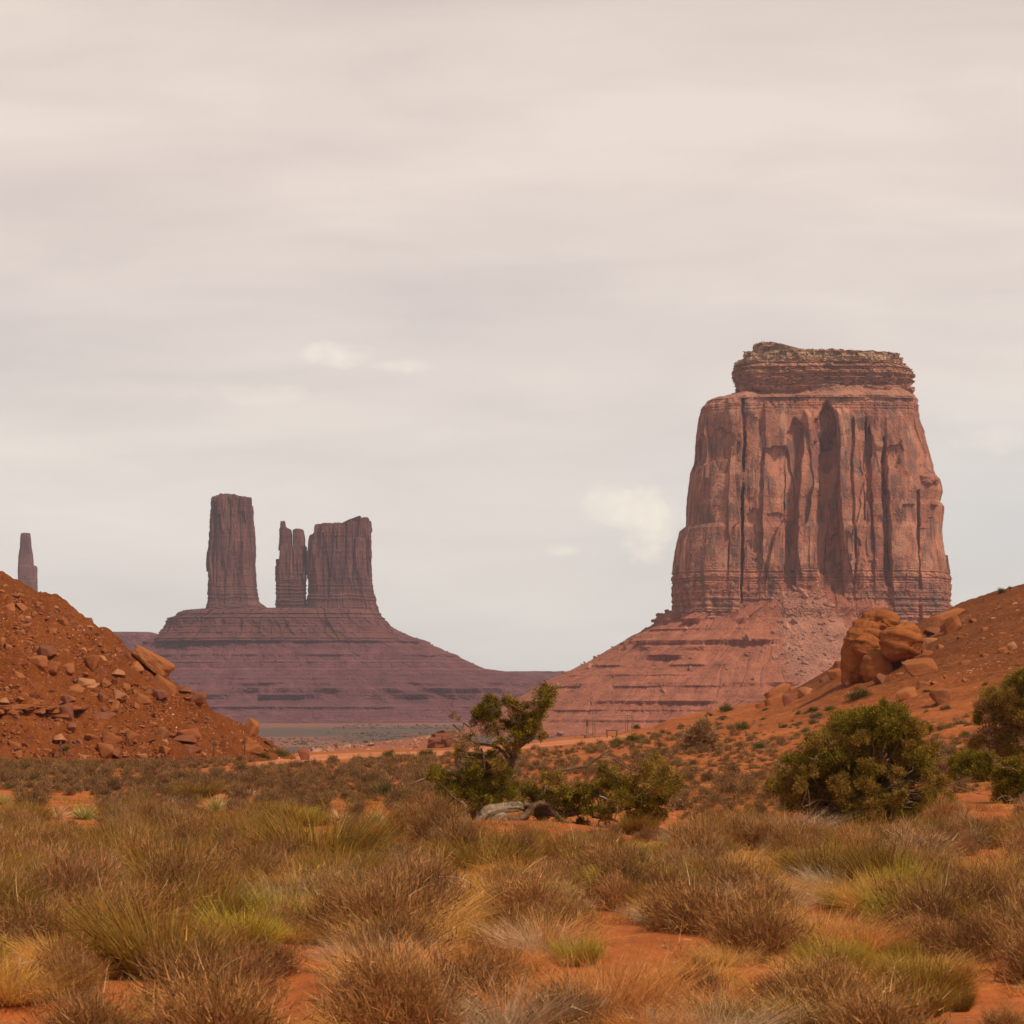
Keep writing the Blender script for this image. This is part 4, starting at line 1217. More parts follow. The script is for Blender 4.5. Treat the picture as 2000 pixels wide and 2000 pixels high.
# fine gravel on the two hills
def gravel(label, px0, px1, py0, py1, n, sz, mat, crest, keepf):
    q = np.stack([rng.uniform(px0, px1, n), rng.uniform(py0, py1, n)], 1)
    sil = np.interp(q[:, 0], crest[0], crest[1])
    q = q[q[:, 1] > sil + 2]
    P_ = drop(q[:, 0], q[:, 1])
    m_ = ~np.isnan(P_[:, 1])
    q, P_ = q[m_], P_[m_]
    m_ = rng.random(len(q)) < keepf(q[:, 0], q[:, 1])
    P_ = P_[m_]
    o_ = rubble("gravel", P_, (rng.pareto(2.3, len(P_)) * sz * 0.6 + sz).clip(0, sz * 5), mat, (0, 0, 0), rng)
    tag(o_, label, kind='stuff')


gravel("broken red stone chips covering the left hill", -5, 545, 1135, 1480, 9000, 0.10, M_ROCK, ([0, 100, 200, 300, 420, 540], [1132, 1166, 1238, 1322, 1402, 1472]),
       lambda a_, b_: 0.35 + 0.65 * (vn(a_ / 40.0, b_ / 22.0, 0, 79) > -0.1))
gravel("pale stone chips sprinkled over the left hill", -5, 545, 1135, 1480, 900, 0.055, M_ROCKP, ([0, 100, 200, 300, 420, 540], [1132, 1166, 1238, 1322, 1402, 1472]),
       lambda a_, b_: 0.2 + 0.8 * (vn(a_ / 30.0, b_ / 18.0, 0, 179) > 0.15))
gravel("stone chips on the upper right hill", 1690, 2010, 1140, 1345, 4200, 0.09, M_ROCK, (CREST[:, 0], CREST[:, 1]), lambda a_, b_: np.clip((1345 - b_) / 90, 0.05, 1) * (0.35 + 0.65 * (vn(a_ / 40.0, b_ / 22.0, 0, 80) > -0.1)))
gravel("dark stone chips over the left hill", -5, 545, 1135, 1480, 4500, 0.10, M_ROCKD, ([0, 100, 200, 300, 420, 540], [1132, 1166, 1238, 1322, 1402, 1472]), lambda a_, b_: 0.3 + 0.7 * (vn(a_ / 35.0, b_ / 16.0, 0, 279) > 0))
gravel("pale chips on the upper right hill", 1690, 2010, 1140, 1330, 700, 0.07, M_ROCKP, (CREST[:, 0], CREST[:, 1]), lambda a_, b_: np.clip((1330 - b_) / 90, 0.05, 1) * (0.35 + 0.65 * (vn(a_ / 40.0, b_ / 22.0, 0, 80) > -0.1)))
# pale rubble on the bank past the track
vi, fi, k = [], [], 0
n = 420
bx_ = rng.uniform(600, 870, n)
bd_ = rng.uniform(560, 640, n)
X_ = (bx_ - CX) / F * bd_
Z_ = base_h(X_, bd_)
M_RUB = rock_mat("pale_rubble_stone", (0.42, 0.20, 0.13), (0.5, 0.27, 0.19), (0.58, 0.36, 0.28))
o = rubble("rubble", np.stack([X_, bd_, Z_], 1), (rng.pareto(2.2, n) * 0.4 + 0.35).clip(0.3, 2.2), M_RUB, (0, 0, 0), rng)
tag(o, "pale rubble littering the pink bank beyond the dirt track", kind='stuff')
# dark bedrock outcrop behind the juniper's left branches
bm = bmesh.new()
for i, (cx_, cy_, w_, h_) in enumerate(((862, 1450, 48, 20), (866, 1440, 40, 14), (872, 1432, 30, 10), (845, 1456, 18, 10))):
    r_ = bmesh.ops.create_cube(bm, size=1.0)
    kk = 540 / F
    bmesh.ops.transform(bm, matrix=Matrix.Translation(((cx_ - CX) * kk, 540, EYE + (HY - cy_) * kk)) @ Euler((0, 0, 0.2 * i)).to_matrix().to_4x4() @ Matrix.Diagonal((w_ * kk, w_ * kk * 0.9, h_ * kk, 1)), verts=r_['verts'])
bmesh.ops.bevel(bm, geom=list(bm.edges), offset=0.12, segments=1, affect='EDGES')
bmesh.ops.triangulate(bm, faces=bm.faces)
for _ in range(3):
    bmesh.ops.subdivide_edges(bm, edges=[e for e in bm.edges if e.calc_length() > 0.4], cuts=1)
    bmesh.ops.triangulate(bm, faces=bm.faces)
for v_ in bm.verts:
    v_.co += Vector((0.9, 1, 0.5)) * 0.5 * mnoise.fractal(v_.co * 0.7, 0.8, 2, 4)
tag(link("rock_outcrop", me_from_bm("rock_outcrop", bm, M_ROCKD)), "dark purplish rock outcrop just beyond the track, behind the gnarled juniper's left branches", "rock outcrop")
# ---------------------------------------------------------------- plants
M_LEAF = leaf_mat("scrub_twigs", vary=0.22)
M_GRASS = leaf_mat("dry_grass", vary=0.15, translucent=0.35)
M_JUN = leaf_mat("juniper_leaf", vary=0.05, translucent=0.25)
M_BARK = wood_mat("juniper_bark", (0.10, 0.055, 0.032), (0.24, 0.145, 0.09))
M_GREY = wood_mat("weathered_wood", (0.17, 0.115, 0.075), (0.42, 0.32, 0.23), 7.0)
M_DEADW = wood_mat('dead_juniper_wood', (0.22, 0.14, 0.085), (0.38, 0.26, 0.16), 9.0)
M_TWIG = wood_mat("dead_twig", (0.42, 0.25, 0.14), (0.62, 0.42, 0.26), 9.0)


def unit(a):
    return a / (np.linalg.norm(a, axis=1, keepdims=True) + 1e-9)


def blades(p, d, L, W, c0, c1, rng, bend=None, seg=1):
    """thin tapering blades; p base (n,3), d direction (n,3), lengths, widths, colours at base and tip"""
    n = len(p)
    side = unit(np.cross(d, unit(rng.normal(size=(n, 3)))))
    if seg == 1:
        V = np.stack([p - side * W[:, None] / 2, p + side * W[:, None] / 2, p + d * L[:, None]], 1)
        C = np.stack([c0, c0, c1], 1)
        Fc = np.arange(n * 3).reshape(n, 3)
        return V.reshape(-1, 3), Fc, C.reshape(-1, 3)
    vs, cs = [], []
    for j in range(seg + 1):
        t = j / seg
        q = p + d * (L * t)[:, None] + (bend * (t * t)[..., None] if np.ndim(t) else bend * t * t)
        w_ = (W * (1 - t) ** 0.8 / 2)[:, None]
        vs += [q - side * w_, q + side * w_]
        c = c0 * (1 - t) + c1 * t
        cs += [c, c]
    V = np.stack(vs, 1)
    C = np.stack(cs, 1)
    m = 2 * (seg + 1)
    f = []
    for j in range(seg):
        a = 2 * j
        f += [(a, a + 1, a + 3), (a, a + 3, a + 2)]
    f = np.array(f)
    Fc = (np.arange(n)[:, None, None] * m + f[None]).reshape(-1, 3)
    return V.reshape(-1, 3), Fc, C.reshape(-1, 3)


def join(parts):
    vs, fs, cs, k = [], [], [], 0
    for (v_, f_, c_) in parts:
        vs.append(v_); fs.append(f_ + k); cs.append(c_)
        k += len(v_)
    return np.concatenate(vs), np.concatenate(fs), np.concatenate(cs)


def colmix(n, pal, rng, jit=0.30):
    pal = np.array(pal)
    c = pal[rng.integers(0, len(pal), n)]
    return c * (1 + jit * rng.normal(size=(n, 1))).clip(0.5, 1.6)


def dome(n, w_, h_, rng, shell=0.45, lump=0.25, seed=0):
    """points spread through a lumpy dome of width w_, height h_"""
    phi = rng.uniform(0, 2 * np.pi, n)
    el = np.arcsin(rng.uniform(0.0, 1, n))
    r = (shell + (1 - shell) * rng.random(n) ** 0.6)
    r = r * (1 + lump * vn(np.cos(phi) * 2.2 + seed * 3.3, np.sin(phi) * 2.2, el * 2.5, seed))
    dirs = np.stack([np.cos(phi) * np.cos(el), np.sin(phi) * np.cos(el), np.sin(el)], 1)
    return dirs * r[:, None] * np.array((w_ / 2, w_ / 2, h_)), dirs


BROWN = [(0.331, 0.151, 0.052), (0.38, 0.181, 0.065), (0.282, 0.126, 0.046), (0.419, 0.212, 0.082), (0.307, 0.164, 0.052)]
OLIVE = [(0.288, 0.154, 0.023), (0.348, 0.182, 0.026), (0.234, 0.131, 0.021), (0.383, 0.178, 0.034)]
TAN = [(0.843, 0.471, 0.156), (0.726, 0.405, 0.143), (0.85, 0.549, 0.208), (0.668, 0.392, 0.114)]
GOLD = [(0.682, 0.358, 0.089), (0.603, 0.336, 0.076), (0.72, 0.412, 0.119)]
ORANGE = [(0.805, 0.32, 0.089), (0.747, 0.356, 0.117), (0.85, 0.416, 0.152)]
YELGRN = [(0.569, 0.465, 0.07), (0.474, 0.408, 0.057), (0.663, 0.522, 0.106)]
GREY = [(0.396, 0.186, 0.075), (0.46, 0.224, 0.095), (0.332, 0.158, 0.062), (0.424, 0.186, 0.069)]
SAGE = [(0.211, 0.121, 0.053), (0.248, 0.139, 0.066), (0.183, 0.097, 0.046), (0.226, 0.118, 0.055)]
GREEN = [(0.13, 0.121, 0.027), (0.155, 0.132, 0.032), (0.111, 0.101, 0.024)]
PALE = [(0.66, 0.483, 0.319), (0.72, 0.54, 0.374), (0.576, 0.437, 0.275)]


def brush_mesh(seed, w_, h_, n, pal, pal2, L=(0.05, 0.15), W=0.006, up=0.5, stems=90, name="foliage"):
    rng = np.random.default_rng(seed)
    p, dr = dome(n, w_, h_, rng, 0.3, 0.6, seed)
    # gather twigs in sprays so that the crown is clumpy
    k = max(12, n // 45)
    cen, cd = dome(k, w_ * 1.06, h_ * 1.06, rng, 0.45, 0.65, seed)
    own = rng.integers(0, k, n)
    p = p * 0.35 + (cen[own] + rng.normal(size=(n, 3)) * np.array((w_, w_, h_ * 1.3)) * 0.075) * 0.65
    p[:, 2] = np.abs(p[:, 2]) * 0.98 + 0.01
    d = unit(unit(p * (1, 1, 0.6)) * 0.8 + np.array((0, 0, up)) + rng.normal(size=(n, 3)) * 0.5)
    c0 = colmix(n, pal, rng)
    tone = (1 + 0.22 * rng.normal(size=(k, 1)))[own].clip(0.6, 1.5)
    top = (p[:, 2:3] / h_).clip(0, 1)
    c1 = colmix(n, pal2, rng)
    c0, c1 = c0 * tone, c1 * tone
    fol = blades(p, d, rng.uniform(*L, n), np.full(n, W), c0, c1, rng)
    # woody stems from the root
    q, _ = dome(stems, w_ * 0.92, h_ * 0.95, rng, 0.6, 0.3, seed + 1)
    base = np.concatenate([rng.normal(size=(stems, 2)) * 0.06 * w_, np.zeros((stems, 1))], 1)
    dd = q - base
    L_ = np.linalg.norm(dd, axis=1)
    cs = colmix(stems, [(0.34, 0.20, 0.11), (0.44, 0.28, 0.17), (0.27, 0.16, 0.09)], rng)
    st = blades(base, unit(dd), L_ * 0.95, np.full(stems, 0.016), cs, cs, rng, bend=rng.normal(size=(stems, 3)) * 0.05 * w_, seg=3)
    ns = max(14, n // 150)
    q2, dq = dome(ns, w_ * 0.9, h_ * 0.9, rng, 0.55, 0.3, seed + 2)
    cs2 = colmix(ns, [(0.50, 0.33, 0.17), (0.42, 0.26, 0.12), (0.58, 0.42, 0.24), (0.22, 0.12, 0.06)], rng)
    stalk = blades(q2, unit(dq * (1, 1, 0.8) + (0, 0, 0.35) + rng.normal(size=(ns, 3)) * 0.35), rng.uniform(0.10, 0.30, ns), np.full(ns, 0.006 if n > 3000 else 0.014), cs2, cs2, rng, bend=rng.normal(size=(ns, 3)) * 0.05, seg=3)
    fol = join([fol, stalk])
    return (np_mesh(name, *fol[:2], M_LEAF, fol[2]), np_mesh("stem", *st[:2], M_LEAF, st[2]))


def broom_mesh(seed, w_, h_, n, pal, pal2, W=0.006, name="foliage", mat=None, lean=0.75, bendy=0.12):
    """upright wiry stems (joint-fir, bunch grass)"""
    rng = np.random.default_rng(seed)
    mat = mat or M_LEAF
    r = np.sqrt(rng.random(n)) * w_ * 0.30
    a = rng.uniform(0, 2 * np.pi, n)
    base = np.stack([np.cos(a) * r, np.sin(a) * r, np.zeros(n)], 1)
    fan = lean * (r / (w_ * 0.30)) ** 0.8
    d = unit(np.stack([np.cos(a) * fan, np.sin(a) * fan, np.ones(n)], 1) + rng.normal(size=(n, 3)) * 0.13)
    L = h_ * rng.uniform(0.45, 1.08, n)
    k = 14
    lump = 1 + 0.55 * vn(base[:, 0] / w_ * 6, base[:, 1] / w_ * 6, 0, seed)
    L = L * lump
    bend = np.stack([np.cos(a), np.sin(a), np.full(n, -0.7)], 1) * (bendy * h_ * rng.uniform(0.2, 1.6, n))[:, None] + rng.normal(size=(n, 3)) * 0.05 * h_
    c0, c1 = colmix(n, pal, rng), colmix(n, pal2, rng)
    g = blades(base, d, L, np.full(n, W), c0, c1, rng, bend=bend, seg=3)
    # side shoots
    m = n // 1
    j = rng.integers(0, n, m)
    t = rng.uniform(0.35, 0.85, m)
    q = base[j] + d[j] * (L[j] * t)[:, None] + bend[j] * (t ** 2)[:, None]
    e = unit(d[j] + rng.normal(size=(m, 3)) * 0.45)
    s = blades(q, e, rng.uniform(0.12, 0.32, m) * h_, np.full(m, W * 0.8), c0[j], c1[j], rng)
    v_, f_, c_ = join([g, s])
    return np_mesh(name, v_, f_, mat, c_)


def yucca_mesh(seed, r, n, pal, pal2, droop=0.0):
    rng = np.random.default_rng(seed)
    a = rng.uniform(0, 2 * np.pi, n)
    el = np.arcsin(rng.uniform(0.05, 0.98, n))
    d = np.stack([np.cos(a) * np.cos(el), np.sin(a) * np.cos(el), np.sin(el)], 1)
    c0, c1 = colmix(n, pal, rng, 0.12), colmix(n, pal2, rng, 0.12)
    v_, f_, c_ = blades(d * 0.03, d, r * rng.uniform(0.75, 1.1, n), np.full(n, 0.042), c0, c1, rng, bend=np.array((0, 0, -1.0)) * (droop * r * rng.uniform(0, 1, n))[:, None], seg=3)
    return np_mesh("leaf_rosette", v_, f_, M_GRASS, c_)


def tube_np(pts, radii, sides=7, rough=0.12, seed=0):
    pts = np.asarray(pts, float)
    n = len(pts)
    tan = np.gradient(pts, axis=0)
    tan = unit(tan)
    ref = np.array((0.2, 1.0, 0.1))
    a = unit(np.cross(tan, ref))
    b = np.cross(tan, a)
    th = np.linspace(0, 2 * np.pi, sides, endpoint=False)
    rr = np.asarray(radii)[:, None] * (1 + rough * vn(np.arange(n)[:, None] * 0.09, np.sin(th)[None] * 2.6 + np.arange(n)[:, None] * 0.05, np.cos(th)[None] * 2.6, seed))
    V = pts[:, None] + a[:, None] * (np.cos(th)[None, :, None] * rr[..., None]) + b[:, None] * (np.sin(th)[None, :, None] * rr[..., None])
    q = grid_faces(n, sides, True)
    tri = np.concatenate([q[:, [0, 1, 2]], q[:, [0, 2, 3]]])
    V = V.reshape(-1, 3)
    end = np.stack([np.full(sides - 2, (n - 1) * sides), (n - 1) * sides + np.arange(1, sides - 1), (n - 1) * sides + np.arange(2, sides)], 1)
    return V, np.concatenate([tri, end])


def spline(pts, n):
    """Catmull-Rom through the points"""
    p = np.asarray(pts, float)
    p = np.concatenate([[2 * p[0] - p[1]], p, [2 * p[-1] - p[-2]]])
    out = []
    ts = np.linspace(0, len(p) - 3 - 1e-6, n)
    for t in ts:
        i = int(t); f = t - i
        a, b, c, d = p[i], p[i + 1], p[i + 2], p[i + 3]
        out.append(0.5 * (2 * b + (c - a) * f + (2 * a - 5 * b + 4 * c - d) * f * f + (3 * b - a - 3 * c + d) * f ** 3))
    return np.array(out)


def tubes_mesh(name, tubes, mat):
    vs, fs, k = [], [], 0
    for (v_, f_) in tubes:
        vs.append(v_); fs.append(f_ + k); k += len(v_)
    return np_mesh(name, np.concatenate(vs), np.concatenate(fs), mat, None, True)


def dup(root, loc, rz, sc, label, cat, group):
    r = root.copy()
    COL.objects.link(r)
    r.location = loc
    r.rotation_euler = (0, 0, rz)
    r.scale = sc
    tag(r, label, cat, group)
    for ch in list(root.children):
        c = ch.copy()
        COL.objects.link(c)
        c.parent = r
    return r


class Kind:
    """one plant kind with several grown variants; the first use of a variant places the variant itself, later uses copy it"""
    def __init__(s, name, cat, makers):
        s.name, s.cat, s.makers, s.first = name, cat, makers, [None] * len(makers)

    def put(s, P, size, label, group, rng, i=None, zs=1.0):
        i = int(rng.integers(0, len(s.makers))) if i is None else i
        sc = (size, size, size * zs)
        rz = rng.uniform(0, 6.28)
        loc = (P[0], P[1], P[2] - 0.03)
        if s.first[i] is None:
            made = s.makers[i]()
            if isinstance(made, tuple):
                r = empty(s.name, loc, label, s.cat, group, rz)
                for m_ in made:
                    link(m_.name.split('.')[0], m_, r)
            else:
                r = link(s.name, made, None, loc)
                r.rotation_euler = (0, 0, rz)
                tag(r, label, s.cat, group)
            r.scale = sc
            s.first[i] = r
            return r
        return dup(s.first[i], loc, rz, sc, label, s.cat, group)


# sizes are for 1 m wide plants, scaled when placed
K_BRUSH = Kind("brown_bush", "bush", [lambda i=i: brush_mesh(900 + i, 1.0, 0.52, 5200, BROWN, BROWN[1:] + [(0.55, 0.33, 0.17)], (0.05, 0.14), 0.0075, 0.55) for i in range(6)])
K_OLIVE = Kind("olive_bush", "bush", [lambda i=i: (broom_mesh(930 + i, 1.0, 0.62, 2000, [(0.15, 0.105, 0.045)] + OLIVE, OLIVE + [(0.42, 0.33, 0.11)], 0.0085, lean=0.85),
                                                   brush_mesh(940 + i, 0.85, 0.34, 900, BROWN, BROWN, stems=60)[1]) for i in range(4)])
K_YELGRN = Kind("yellow_green_bush", "bush", [lambda i=i: (broom_mesh(950 + i, 1.0, 0.62, 1500, OLIVE, YELGRN, 0.009, lean=0.8), brush_mesh(955 + i, 0.85, 0.34, 700, BROWN, BROWN, stems=50)[1]) for i in range(2)])
K_GREYB = Kind("grey_bush", "bush", [lambda i=i: brush_mesh(960 + i, 1.0, 0.46, 4600, GREY, GREY + [(0.50, 0.37, 0.25)], (0.05, 0.13), 0.0075, 0.7) for i in range(3)])
K_TAN = Kind("grass_tuft", "grass tuft", [lambda i=i, p=p: broom_mesh(970 + i, 1.0, 0.95, 1400, [(0.40, 0.24, 0.10)] + p, p, 0.009, "blades", M_GRASS, 0.75, 0.35) for i, p in enumerate((TAN, GOLD, ORANGE, PALE, GOLD, TAN))])
K_YUC = Kind("yucca", "yucca", [lambda: yucca_mesh(980, 0.5, 130, [(0.34, 0.33, 0.09), (0.46, 0.40, 0.14)], [(0.46, 0.42, 0.11), (0.62, 0.50, 0.21)]),
                                lambda: yucca_mesh(981, 0.5, 80, [(0.58, 0.38, 0.20)], [(0.78, 0.58, 0.36), (0.82, 0.66, 0.45)], 0.25),
                                lambda: yucca_mesh(982, 0.5, 120, [(0.56, 0.40, 0.16), (0.38, 0.33, 0.10)], [(0.78, 0.60, 0.30), (0.58, 0.50, 0.18)], 0.1)])
K_SAGE = Kind("sagebrush", "bush", [lambda i=i: brush_mesh(1000 + i, 1.0, 0.58, 1500, SAGE, SAGE + [(0.36, 0.27, 0.16)], (0.06, 0.14), 0.016, 0.5, 16)[0] for i in range(6)])
K_GREEN = Kind("green_shrub", "bush", [lambda i=i: brush_mesh(1020 + i, 1.0, 0.62, 1900, GREEN, GREEN + [(0.24, 0.23, 0.075)], (0.07, 0.16), 0.016, 0.7, 16)[0] for i in range(3)])

K_DEAD = Kind("dead_bush", "bush", [lambda i=i: brush_mesh(1040 + i, 1.0, 0.55, 1300, [(0.34, 0.20, 0.10), (0.42, 0.27, 0.14)], [(0.55, 0.36, 0.19), (0.46, 0.29, 0.15)], (0.06, 0.17), 0.008, 0.5, 240) for i in range(3)])
K_SALT = Kind("saltbush", "bush", [lambda i=i: brush_mesh(1060 + i, 1.0, 0.60, 1300, [(0.17, 0.135, 0.065), (0.14, 0.11, 0.055)], [(0.22, 0.18, 0.085), (0.18, 0.14, 0.075)], (0.06, 0.14), 0.018, 0.5, 14)[0] for i in range(4)])

rng = np.random.default_rng(2024)


def at(px, py):
    return drop(px, py)[0]


def by_width(P, wpx):
    return wpx * P[1] / F


# ---- bare sand left open in the foreground (photo px ellipses)
BARE = [(630, 1900, 78, 70), (560, 1985, 120, 28), (905, 1748, 45, 26), (880, 1880, 42, 24), (1240, 1850, 62, 70), (1290, 1905, 60, 45), (1925, 1905, 95, 60), (1960, 1975, 110, 50), (1870, 1990, 90, 30), (60, 1985, 130, 26), (700, 1790, 40, 12), (400, 1690, 50, 10), (1080, 1900, 50, 22), (1390, 1800, 46, 14), (1560, 1770, 60, 10), (260, 1960, 60, 16), (760, 1960, 34, 14), (1480, 1900, 44, 18), (130, 1790, 40, 12), (1700, 1930, 46, 22), (820, 1650, 44, 9),
        (280, 1895, 60, 16), (205, 1600, 22, 14), (1150, 1770, 35, 20), (200, 1622, 14, 12), (1300, 1600, 40, 14), (1830, 1655, 60, 8), (1960, 1640, 36, 12)]


def bare(px, py, hpx, wpx=0.0):
    for j_, (cx_, cy_, rx, ry) in enumerate(BARE + SEEN):
        # the foot, and whatever the crown would hide above it
        wk = 0.75 if j_ < len(BARE) else 0.35
        for f in (0.0, 0.3, 0.6, 0.9) if j_ < len(BARE) + 4 else (0.3, 0.6, 0.85):
            if (max(abs(px - cx_) - wpx * wk * (1 - 0.5 * f), 0) / (rx * 0.78)) ** 2 + ((py - hpx * f - cy_) / ry) ** 2 < 1:
                return True
    return False


TAKEN = []


def free(P, r):
    for (x, y, rr_) in TAKEN:
        if (x - P[0]) ** 2 + (y - P[1]) ** 2 < (r + rr_) ** 2:
            return False
    return True


HAND = [  # kind, variant, px, py of the foot, width px, height factor, label
    (K_TAN, 2, 1180, 2012, 215, 0.95, "tallest orange grass tuft at the bottom edge, right of centre"),
    (K_TAN, 2, 1050, 2020, 190, 0.85, "tan grass tuft left of the tallest orange tuft, bottom edge"),
    (K_TAN, 2, 1265, 2040, 150, 0.8, "short orange grass tuft right of the tallest one, bottom edge"),
    (K_TAN, 5, 1600, 1862, 150, 0.75, "wide sandy-gold grass clump left of the lime green bush"),
    (K_TAN, 2, 1690, 1868, 130, 0.75, "orange-gold grass clump touching the lime green bush"),
    (K_TAN, 4, 1545, 1850, 120, 0.6, "faded gold grass clump at the left end of the gold grass band"),
    (K_YELGRN, 0, 1760, 1875, 60, 1.3, "small lime green bush standing among gold grass"),
    (K_TAN, 1, 1955, 1735, 160, 0.6, "bright golden grass mound near the right edge"),
    (K_TAN, 0, 1885, 1730, 110, 0.6, "straw-coloured grass fanning out left of the golden mound"),
    (K_OLIVE, 0, 1975, 1845, 150, 1.1, "tall grey-green bush cut by the right edge below the golden mound"),
    (K_TAN, 2, 1697, 1762, 60, 0.9, "small bright orange grass tuft under the wide olive bush"),
    (K_TAN, 2, 1560, 1745, 90, 0.45, "low orange grass patch left of the wide olive bush"),
    (K_TAN, 5, 1440, 1712, 110, 0.6, "pale straw grass row behind the dark brown bush"),
    (K_TAN, 1, 1500, 1706, 80, 0.5, "yellowish straw grass beside the pale straw row"),
    (K_TAN, 3, 1535, 1640, 120, 0.55, "whitish dry grass in front of the large green juniper"),
    (K_OLIVE, 1, 1620, 1728, 170, 0.9, "left half of the wide olive bush, right of centre"),
    (K_OLIVE, 2, 1725, 1735, 180, 0.85, "right half of the wide olive bush, right of centre"),
    (K_BRUSH, 0, 1430, 1772, 170, 1.1, "dark brown round bush below the pale straw grass"),
    (K_OLIVE, 3, 1000, 1862, 180, 0.9, "dense olive green bush in the centre foreground"),
    (K_TAN, 5, 880, 1868, 100, 0.85, "pale straw grass hanging left of the dense olive bush"),
    (K_OLIVE, 0, 950, 1705, 190, 0.7, "olive bush below the gnarled juniper's grey trunk"),
    (K_OLIVE, 1, 1080, 1700, 170, 0.7, "olive-brown bush right below the gnarled juniper"),
    (K_OLIVE, 2, 620, 1710, 240, 0.9, "large olive-brown bush left of the gnarled juniper"),
    (K_YELGRN, 1, 590, 1612, 90, 0.8, "yellow-green tuft behind the large olive-brown bush"),
    (K_OLIVE, 3, 330, 1905, 280, 0.95, "biggest dark olive bush in the left foreground"),
    (K_OLIVE, 1, 190, 1900, 160, 0.9, "dark olive bush left of the biggest one"),
    (K_YELGRN, 0, 480, 1850, 150, 1.0, "olive bush with yellow-green tips, left foreground"),
    (K_YELGRN, 1, 410, 1830, 80, 1.1, "narrow yellow-green bush beside the yellow-tipped one"),
    (K_OLIVE, 0, 300, 1770, 150, 0.8, "olive bush up behind the biggest dark olive bush"),
    (K_BRUSH, 1, 60, 1860, 240, 0.95, "dark brown bush at the left edge"),
    (K_GREYB, 0, 470, 1945, 210, 0.95, "greyish twiggy bush in front of the yellow-tipped one"),
    (K_BRUSH, 2, 880, 2005, 330, 0.85, "broad brown bush at the bottom edge, left of centre"),
    (K_OLIVE, 3, 1790, 1985, 120, 1.0, "olive bush with bare stems at the path's edge, lower right"),
    (K_OLIVE, 2, 1868, 1975, 62, 1.4, "small upright olive bush alone on bare sand, lower right"),
    (K_BRUSH, 3, 1960, 2015, 110, 0.9, "brown bush in the bottom right corner"),
    (K_BRUSH, 4, 1900, 1875, 170, 1.0, "brown bush rising over bare sand near the right edge"),
    (K_BRUSH, 5, 1560, 1985, 240, 0.8, "brown bush spreading at the bottom edge, right of centre"),
    (K_OLIVE, 1, 1480, 2030, 260, 0.6, "olive-tinged bush at the bottom edge, right of the orange grass"),
    (K_YUC, 0, 165, 1600, 60, 1.0, "green yucca, right one of the pair on the left plain"),
    (K_YUC, 1, 110, 1600, 62, 1.0, "dried straw yucca, left one of the pair on the left plain"),
    (K_YUC, 2, 422, 1585, 62, 1.0, "lone tawny yucca in the middle of the left plain"),
    (K_YUC, 0, 4, 1572, 50, 1.0, "green yucca cut by the photo's left edge"),
    (K_YUC, 1, 490, 1556, 34, 1.0, "tiny pale yucca far out beyond the lone tawny yucca"),
    (K_YUC, 1, 662, 1602, 50, 1.0, "dried spiky yucca right of the yellow-green tuft"),
    (K_YUC, 2, 735, 1612, 58, 1.0, "tawny yucca behind the large olive-brown bush's right end"),
    (K_YUC, 0, 765, 1622, 44, 1.0, "green yucca just right of the tawny yucca near the juniper"),
    (K_TAN, 3, 420, 1668, 70, 0.7, "whitish dry grass tuft amid brown brush on the left"),
    (K_OLIVE, 0, 380, 1560, 90, 0.7, "grey-olive bush behind the lone tawny yucca"),
    (K_TAN, 0, 1225, 1668, 90, 0.5, "straw grass at the right foot of the gnarled juniper"),
    (K_TAN, 3, 1330, 1650, 80, 0.6, "pale wispy grass by the juniper's low right branches"),
    (K_GREEN, 0, 1480, 1640, 60, 0.7, "bright green low shrub left of the whitish dry grass"),
    (K_OLIVE, 3, 1405, 1632, 80, 0.7, "mustard-olive bush between the two large junipers"),
    (K_YELGRN, 0, 1265, 1680, 110, 0.6, "pale green grass-like bush below the juniper's right end"),
]
SEEN = [(1050, 1590, 235, 34), (1690, 1585, 180, 30), (1925, 1570, 80, 26), (1240, 1560, 60, 30)]
for (K, i, px, py, wpx, zs, lab) in HAND:
    P = at(px, min(py, 2045))
    wpx = wpx * (1.3 if K is K_YUC else 1)
    s_ = by_width(P, wpx)
    K.put(P, s_, lab, None, rng, i, zs)
    TAKEN.append((P[0], P[1], s_ * 0.22))
    hh_ = wpx * zs * (0.85 if K is K_TAN else 0.5)
    (BARE if K in (K_YUC, K_TAN, K_YELGRN) and py < 1900 else SEEN).append((px, py - wpx * 0.2, wpx * 0.46, wpx * 0.42) if K is K_YUC else (px, py - hh_ * 0.62, wpx * 0.27, hh_ * 0.34))

# ---- the foreground thicket
GROUPS = {K_BRUSH: ("brown twiggy bush crowded into the foreground thicket", "brown bushes of the foreground thicket"),
          K_OLIVE: ("olive wiry bush growing between brown bushes of the thicket", "olive bushes of the foreground thicket"),
          K_GREYB: ("ashy grey-brown bush growing between brown bushes of the thicket", "grey bushes of the foreground thicket"),
          K_TAN: ("thin straw grass tuft sprouting between thicket bushes", "grass tufts of the foreground thicket"),
          K_DEAD: ("bare brown twig bush without leaves among the thicket's brush", "dead bushes of the thicket"),
          K_YELGRN: ("small yellowish green bush half hidden in the thicket", "yellow-green bushes of the thicket")}
count = {k_: 0 for k_ in GROUPS}
LIM = {K_BRUSH: 285, K_OLIVE: 130, K_GREYB: 110, K_TAN: 180, K_YELGRN: 40, K_DEAD: 80}
tries = 0
cand = []
while tries < 12000:
    tries += 1
    d = math.sqrt(rng.uniform(27.5 ** 2, 84 ** 2))
    x = rng.uniform(-0.19, 0.19) * d
    cand.append((d, x))
cand.sort()
zs_ = base_h(np.array([c[1] for c in cand]), np.array([c[0] for c in cand]))
zn_ = vn(np.array([c[1] for c in cand]) / 6.0, np.array([c[0] for c in cand]) / 9.0, 0, 404)
